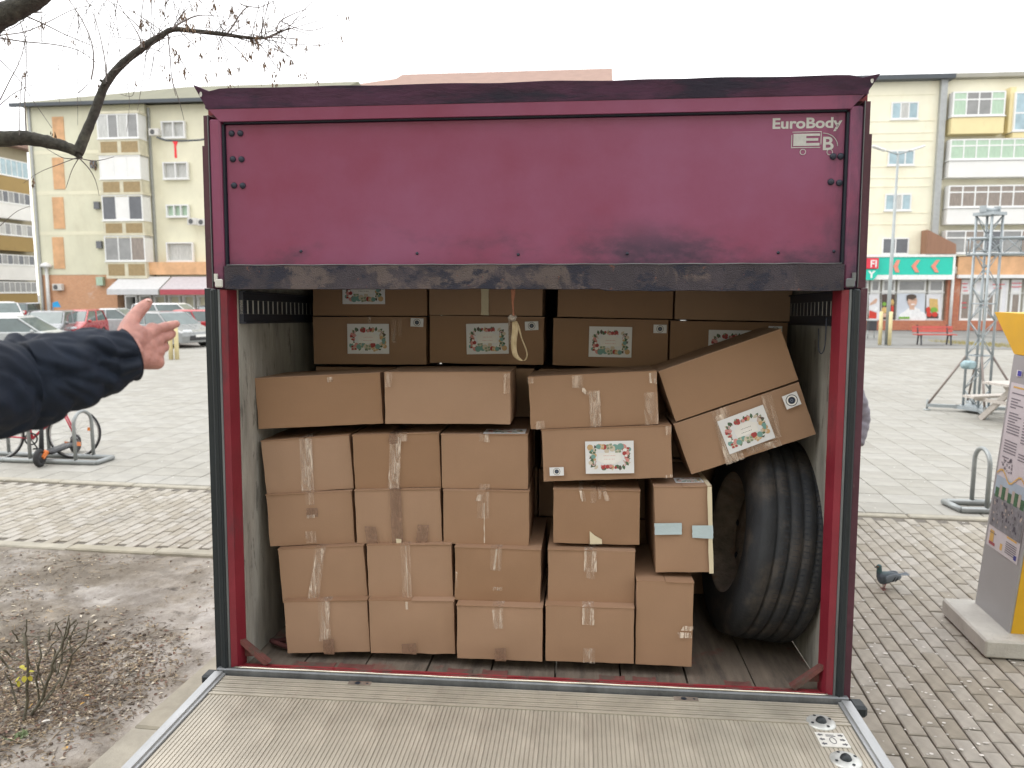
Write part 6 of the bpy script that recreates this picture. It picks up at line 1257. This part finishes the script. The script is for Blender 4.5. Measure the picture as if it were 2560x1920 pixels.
for k in range(70):                               # finer twigs along the outer limb
    j = rng.randrange(len(m2)*2//5, len(m2)); p = Vector(m2[j]); a = rng.uniform(-1.0, 4.1); l = rng.uniform(.10, .42); up = math.sin(a)
    d = Vector((math.cos(a)*.8 + .25, rng.uniform(-.5, .5), up)).normalized()*l; sag = Vector((rng.uniform(-.05, .08), 0, -abs(rng.gauss(0, .07))))
    twig([p, p + d*.4 + sag*.2, p + d*.75 + sag*.6, p + d + sag], .0028, .0008)
for k in range(26):                               # faint arcs of shoots further back
    x, y = rng.uniform(-60, 330), rng.uniform(-30, 60); c = rng.uniform(-80, 90); Y = rng.uniform(4.6, 5.6); h = rng.uniform(80, 300)
    ptw([(x, y), (x + c*.5, y + h*.35), (x + c*.8, y + h*.7), (x + c*.7, y + h)], .0026, .0010, Y, False)
for k in range(16):
    x, y = rng.uniform(420, 700), rng.uniform(-30, 20); c = rng.uniform(-60, 60); h = rng.uniform(40, 110); ptw([(x, y), (x + c*.4, y + h*.4), (x + c, y + h)], .0026, .001, rng.uniform(4.4, 5.2))
tag(tw.build('twigs', m_twig, tree), kind='stuff')
kms = []
for v in range(4):                                # bunch of hanging winged seeds
    b = MB(); r_ = random.Random(v)
    for k in range(15):
        a = r_.uniform(0, 6.28); l = r_.uniform(.022, .042); x, y, z = r_.gauss(0, .009), r_.gauss(0, .009), -r_.uniform(0, .055); d = Vector((math.cos(a)*.35, math.sin(a)*.35, -1)).normalized()*l; s_ = Vector((-math.sin(a), math.cos(a), 0))*.0042
        p = Vector((x, y, z)); b.add([p, p + d*.45 + s_, p + d, p + d*.45 - s_], [(0, 1, 2, 3)])
    kms.append(b.mesh('seed_cluster', m_seed))
spots = []
for px, py in ((401, 20), (368, 52), (454, 30), (463, 55), (518, 55), (490, 8), (445, 140), (470, 105), (500, 130), (516, 132), (460, 170), (420, 185), (405, 158), (440, 122), (500, 90), (560, 50), (590, 55), (640, 60), (605, 28), (645, 110), (612, 128), (625, 132), (672, 118), (695, 112), (730, 115), (765, 118), (740, 96), (685, 200), (662, 158), (595, 170), (540, 180), (340, 205), (250, 205), (420, 40), (20, 85), (480, 55), (530, 20), (578, 20), (545, 115), (485, 95), (355, 95), (365, 70), (238, 410), (232, 402)): spots.append(TI @ at(px, py - 6, 4.5 + rng.uniform(-.15, .3)))
for k in range(46): q = rng.choice(tips[:32] + tips[48:110]); spots.append(q[rng.randrange(len(q)//2, len(q))])
for i, s_ in enumerate(spots): link('seed_cluster', kms[i % 4], tree, Matrix.Translation(s_) @ Matrix.Rotation(rng.uniform(0, 6.28), 4, 'Z') @ Matrix.Scale(rng.uniform(.45, 1.0), 4))

# ================================================================== PEOPLE
m_jkt = mat('navy_jacket', (.0075, .0125, .024), .72, var=.2, vs=18, bump=.12, bs=400, spec=.25)
m_skin = mat('skin', (.42, .19, .155), .55, var=.16, vs=28, bump=.25, bs=160, col2=(.52, .25, .205)); m_skin.node_tree.nodes['Principled BSDF'].inputs['Subsurface Weight'].default_value = .12; m_skin.node_tree.nodes['Principled BSDF'].inputs['Subsurface Radius'].default_value = (.01, .004, .002)
m_trs = mat('dark_trousers', (.02, .022, .028), .8, var=.2); m_hair = mat('dark_hair', (.03, .022, .018), .7); m_shoe = mat('black_shoe', (.015, .015, .016), .5)
def remesh(o, vox, smooth=8):
    r = o.modifiers.new('remesh', 'REMESH'); r.mode = 'VOXEL'; r.voxel_size = vox; r.use_smooth_shade = True
    s = o.modifiers.new('smooth', 'SMOOTH'); s.iterations = smooth; s.factor = .5; return o
def person(label, base, face_rz, jm, legs=True, puffer=False, arm_out=False):
    p = empty('person', trs(base, face_rz)); tag(p, label, 'person')     # faces local +y
    t = MB(); t.tube(spl([(0, 0, .80), (0, .01, 1.0), (0, .0, 1.2), (0, -.01, 1.36), (0, -.01, 1.46)], 4), [.20, .20, .20, .195, .19, .185, .185, .19, .195, .20, .20, .195, .19, .17, .14, .11, .08], 20)
    t.v = [(x*1.12, y*.78, z) for x, y, z in t.v]
    sides = (-1, 1)
    for s_ in sides:
        if arm_out and s_ == 1: t.tube([(.12, 0, 1.38), (.19, .02, 1.37)], [.09, .085], 14); continue
        A = [(s_*.17, 0, 1.39), (s_*.235, -.01, 1.24), (s_*.265, -.03, 1.10), (s_*.26, .03, .98), (s_*.245, .09, .86)]; q = spl(A, 6)
        rr = [.085 - .03*i/len(q) for i in range(len(q))]
        if puffer: rr = [r_*1.1*(1 + .13*abs(math.sin(i*.9))) for i, r_ in enumerate(rr)]
        t.tube(q, rr, 14)
    if puffer:
        for k in range(7): t.ball((0, 0, .86 + .085*k), .1, 2.3, 1.72, .55, 20, 8)
    remesh(t.build('jacket', jm, p), .012, 4)
    l = MB()
    for s_ in sides: l.tube(spl([(s_*.09, 0, .92), (s_*.10, .01, .5), (s_*.11, -.01, .09)], 6), [.105 - .05*i/12 for i in range(13)], 14)
    remesh(l.build('trousers', m_trs, p), .012, 4)
    for s_ in sides: MB().ball((s_*.11, .05, .045), .05, .95, 2.6, .9, 14, 8).build('shoe', m_shoe, p)
    h = MB(); h.ball((0, .01, 1.64), .098, .80, .98, 1.18, 20, 14); h.tube([(0, -.01, 1.42), (0, 0, 1.58)], [.06, .055], 14); h.ball((0, .108, 1.63), .016, .8, 1.3, 1.5); h.ball((0, .075, 1.56), .04, 1, .8, .8)
    for s_ in sides: h.ball((s_*.08, 0, 1.635), .02, .5, 1, 1.5)
    hd = remesh(h.build('head', m_skin, p), .006, 4)
    for s_ in sides: MB().ball((s_*.032, .098, 1.652), .010, 1, .5, .7).build('eye', m_gap, hd)
    MB().tube([(-.022, .100, 1.590), (0, .106, 1.587), (.022, .100, 1.590)], .005, 6).build('mouth', mat('lips', (.35, .12, .10), .5), hd)
    hr = MB(); hr.ball((0, -.012, 1.668), .104, .84, .98, 1.02, 20, 12); hr.v = [v if v[2] > 1.60 + max(0, v[1])*1.1 else (v[0]*.9, v[1]*.9 - .0, 1.60 + max(0, v[1])*1.1) for v in hr.v]; hr.build('hair', m_hair, p)
    for s_ in sides:
        if arm_out and s_ == 1: continue
        b = MB(); b.ball((s_*.243, .11, .80), .04, .55, .9, 1.2)
        for k in range(4): b.tube([(s_*.243, .085 + .018*k, .78), (s_*.24, .095 + .018*k, .715 - .01*(1 - abs(k - 1.5)))], .0095, 8)
        b.tube([(s_*.23, .14, .81), (s_*.215, .155, .76)], .011, 8); remesh(b.build('hand', m_skin, p), .004, 4)
    return p
# --- the one pointing at the load: stands on the tail lift, just outside the picture; right arm stretched forward
base = Vector((-1.10, .86, LIFTZ + .004))
pp = person('person in a dark navy jacket reaching one arm out towards the boxes', base, R(-6), m_jkt, arm_out=True)
PI_ = pp.matrix_basis.inverted()
arm = [(PI_ @ at(x, y, Y), r_) for x, y, Y, r_ in ((-420, 1010, 1.08, .092), (-160, 990, 1.20, .088), (0, 967, 1.32, .082), (80, 951, 1.37, .079), (165, 930, 1.42, .0745), (245, 908, 1.47, .068), (290, 896, 1.495, .0590), (322, 887, 1.515, .0525))]
pts = [tuple(Vector((.15, .01, 1.385)))] + [tuple(a[0]) for a in arm]; rr0 = [.092] + [a[1] for a in arm]
CQ = [Vector(q) for q in spl(pts, 16)]; CR = [q[0] for q in spl([(r_,) for r_ in rr0], 16)]
CREASE = [(.30 + .055*i, .009 + .004*math.sin(i*2.1), 1.2 + .9*i, 5.2 + .5*math.sin(i*1.7), .007 + .003*math.sin(i*3.)) for i in range(8)] + [(.33 + .07*i, .008, 3.0 + i, 4.2, .009) for i in range(5)]
sl_ = MB(); SEG = 96; n = len(CQ); vs = []; prev = Vector((0, 0, 1))
L_acc = 0
for i in range(n):
    t = (CQ[min(i + 1, n - 1)] - CQ[max(i - 1, 0)]).normalized(); x = (prev - t*prev.dot(t)).normalized(); y = t.cross(x); prev = x
    if i: L_acc += (CQ[i] - CQ[i - 1]).length
    endk = min(1, (n - 1 - i)/9)
    for k in range(SEG):
        g = 2*math.pi*k/SEG; s_, c_ = math.sin(g), math.cos(g)
        u_ = L_acc + .045*math.cos(g*1.0 + .6) + .02*math.sin(2*g)        # folds run slantwise round the arm
        n1 = noise.noise(Vector((c_*.9, s_*.9, u_*13))); n2 = noise.noise(Vector((c_*1.8 + 4, s_*1.8, u_*24)))
        f = (min(.45, abs(n1)) - .2)*.034 + (min(.4, abs(n2)) - .2)*.016 + .004*noise.noise(Vector((c_*3, s_*3, L_acc*40)))
        for l0, amp, ph, k0, wd in CREASE: f -= amp*math.exp(-((L_acc - l0 - .05*math.sin(g + ph))/wd)**2)*max(0, math.cos((g - k0)*.8))
        f *= (.25 + .75*endk)
        if n - 5 <= i: f = .0015*math.sin(i*1.3)
        vs.append(CQ[i] + (x*c_ + y*s_)*(CR[i] + f))
for kk, (sh_, back) in enumerate(((.90, .002), (.80, .004), (.74, .03))):   # cuff turned in
    t = (CQ[-1] - CQ[-2]).normalized()
    for k in range(SEG): q = Vector(vs[(n - 1)*SEG + k]); vs.append(CQ[-1] + (q - CQ[-1])*sh_ - t*back)
rings = n + 3
sl_.add(vs, [(i*SEG + k, i*SEG + (k + 1) % SEG, (i + 1)*SEG + (k + 1) % SEG, (i + 1)*SEG + k) for i in range(rings - 1) for k in range(SEG)], 0, True)
slv = sl_.build('sleeve', m_jkt, pp)
sb = slv.modifiers.new('sub', 'SUBSURF'); sb.levels = 1; sb.render_levels = 1
# hand: palm, thumb and four unequal, slightly curled fingers, grown into one surface
W0 = at(312, 884, 1.495); K0 = at(385, 866, 1.575); fdir = (K0 - W0).normalized()
tdir = (at(345, 815, 1.54) - at(368, 925, 1.54)); tdir = (tdir - fdir*tdir.dot(fdir)).normalized(); ndir = fdir.cross(tdir).normalized()   # back of the hand
if ndir.dot(CAM - W0) < 0: ndir = -ndir
def hp(f, t, n_): return PI_ @ (W0 + fdir*f + tdir*t + ndir*n_)
hb = MB()
hb.tube([hp(-.05, 0, 0), hp(-.01, 0, 0), hp(.02, .002, 0)], [.022, .026, .029], 16)
for f, t, r_ in ((.03, .018, .024), (.03, -.014, .024), (.06, .026, .020), (.06, .004, .021), (.06, -.022, .021), (.09, .032, .0165), (.092, .010, .0165), (.088, -.012, .016), (.08, -.033, .015), (.045, .03, .021)): hb.ball(hp(f, t, 0), r_, 1, 1, 1, 14, 10)
for a, b_ in (((.02, .012), (.09, .032)), ((.02, .0), (.092, .010)), ((.02, -.006), (.088, -.012)), ((.02, -.014), (.08, -.033))): hb.tube([hp(a[0], a[1], .0), hp(b_[0], b_[1], .002)], [.022, .0155], 12)
def finger(root, segs, r0, r1, ang0, dang, spread):
    f, t, n_ = root; P = [(f, t, n_)]; a = ang0
    for l in segs: f += l*math.cos(a); n_ -= l*math.sin(a); t += l*spread; P.append((f, t, n_)); a += dang
    Q = spl(P, 4); hb.tube([hp(*q) for q in Q], [(r0 + (r1 - r0)*i/len(Q))*(1 + .07*math.cos(2*math.pi*i/4.0)) for i in range(len(Q))], 12); hb.ball(hp(*P[-1]), r1*.98, 1, 1, 1, 12, 8)
finger((.09, .033, .002), (.042, .025, .019), .0112, .0080, .04, .10, .02)
finger((.094, .012, .002), (.046, .028, .020), .0116, .0082, .16, .30, .05)
finger((.09, -.010, .001), (.042, .026, .020), .0112, .0080, .38, .55, .05)
finger((.082, -.031, .0), (.033, .020, .017), .0100, .0072, .55, .65, .05)
TP = [(.012, .024, -.004), (.040, .050, -.010), (.074, .072, -.012), (.108, .090, -.008)]; Q = spl(TP, 4)
hb.tube([hp(*q) for q in Q], [.019, .019, .0185, .0175, .0165, .0155, .0148, .0142, .0135, .0130, .0122, .0108, .0088], 14); hb.ball(hp(*TP[-1]), .0088, 1, 1, 1, 12, 8); hb.ball(hp(.035, .034, -.006), .021, 1, 1, 1, 12, 8)
hand = remesh(hb.build('hand', m_skin, pp), .0024, 7)
tn = MB(); tc_ = Vector(hp(.082, .092, -.002)); 
MB().ball(hp(.101, .0930, -.002), .0062, 1.2, .7, .5, 12, 8).build('thumb_nail', mat('nail', (.62, .38, .33), .35), hand)
# --- someone standing beyond the truck, only a quilted sleeve shows past its edge
sp_ = at(2166, 1010, 7.75)
person('person in a mauve-grey quilted jacket standing beyond the truck edge', Vector((sp_.x - .335, sp_.y, .004)), R(150), mat('mauve_puffer', (.17, .155, .185), .5, var=.25, vs=14, bump=.4, bs=30), puffer=True)
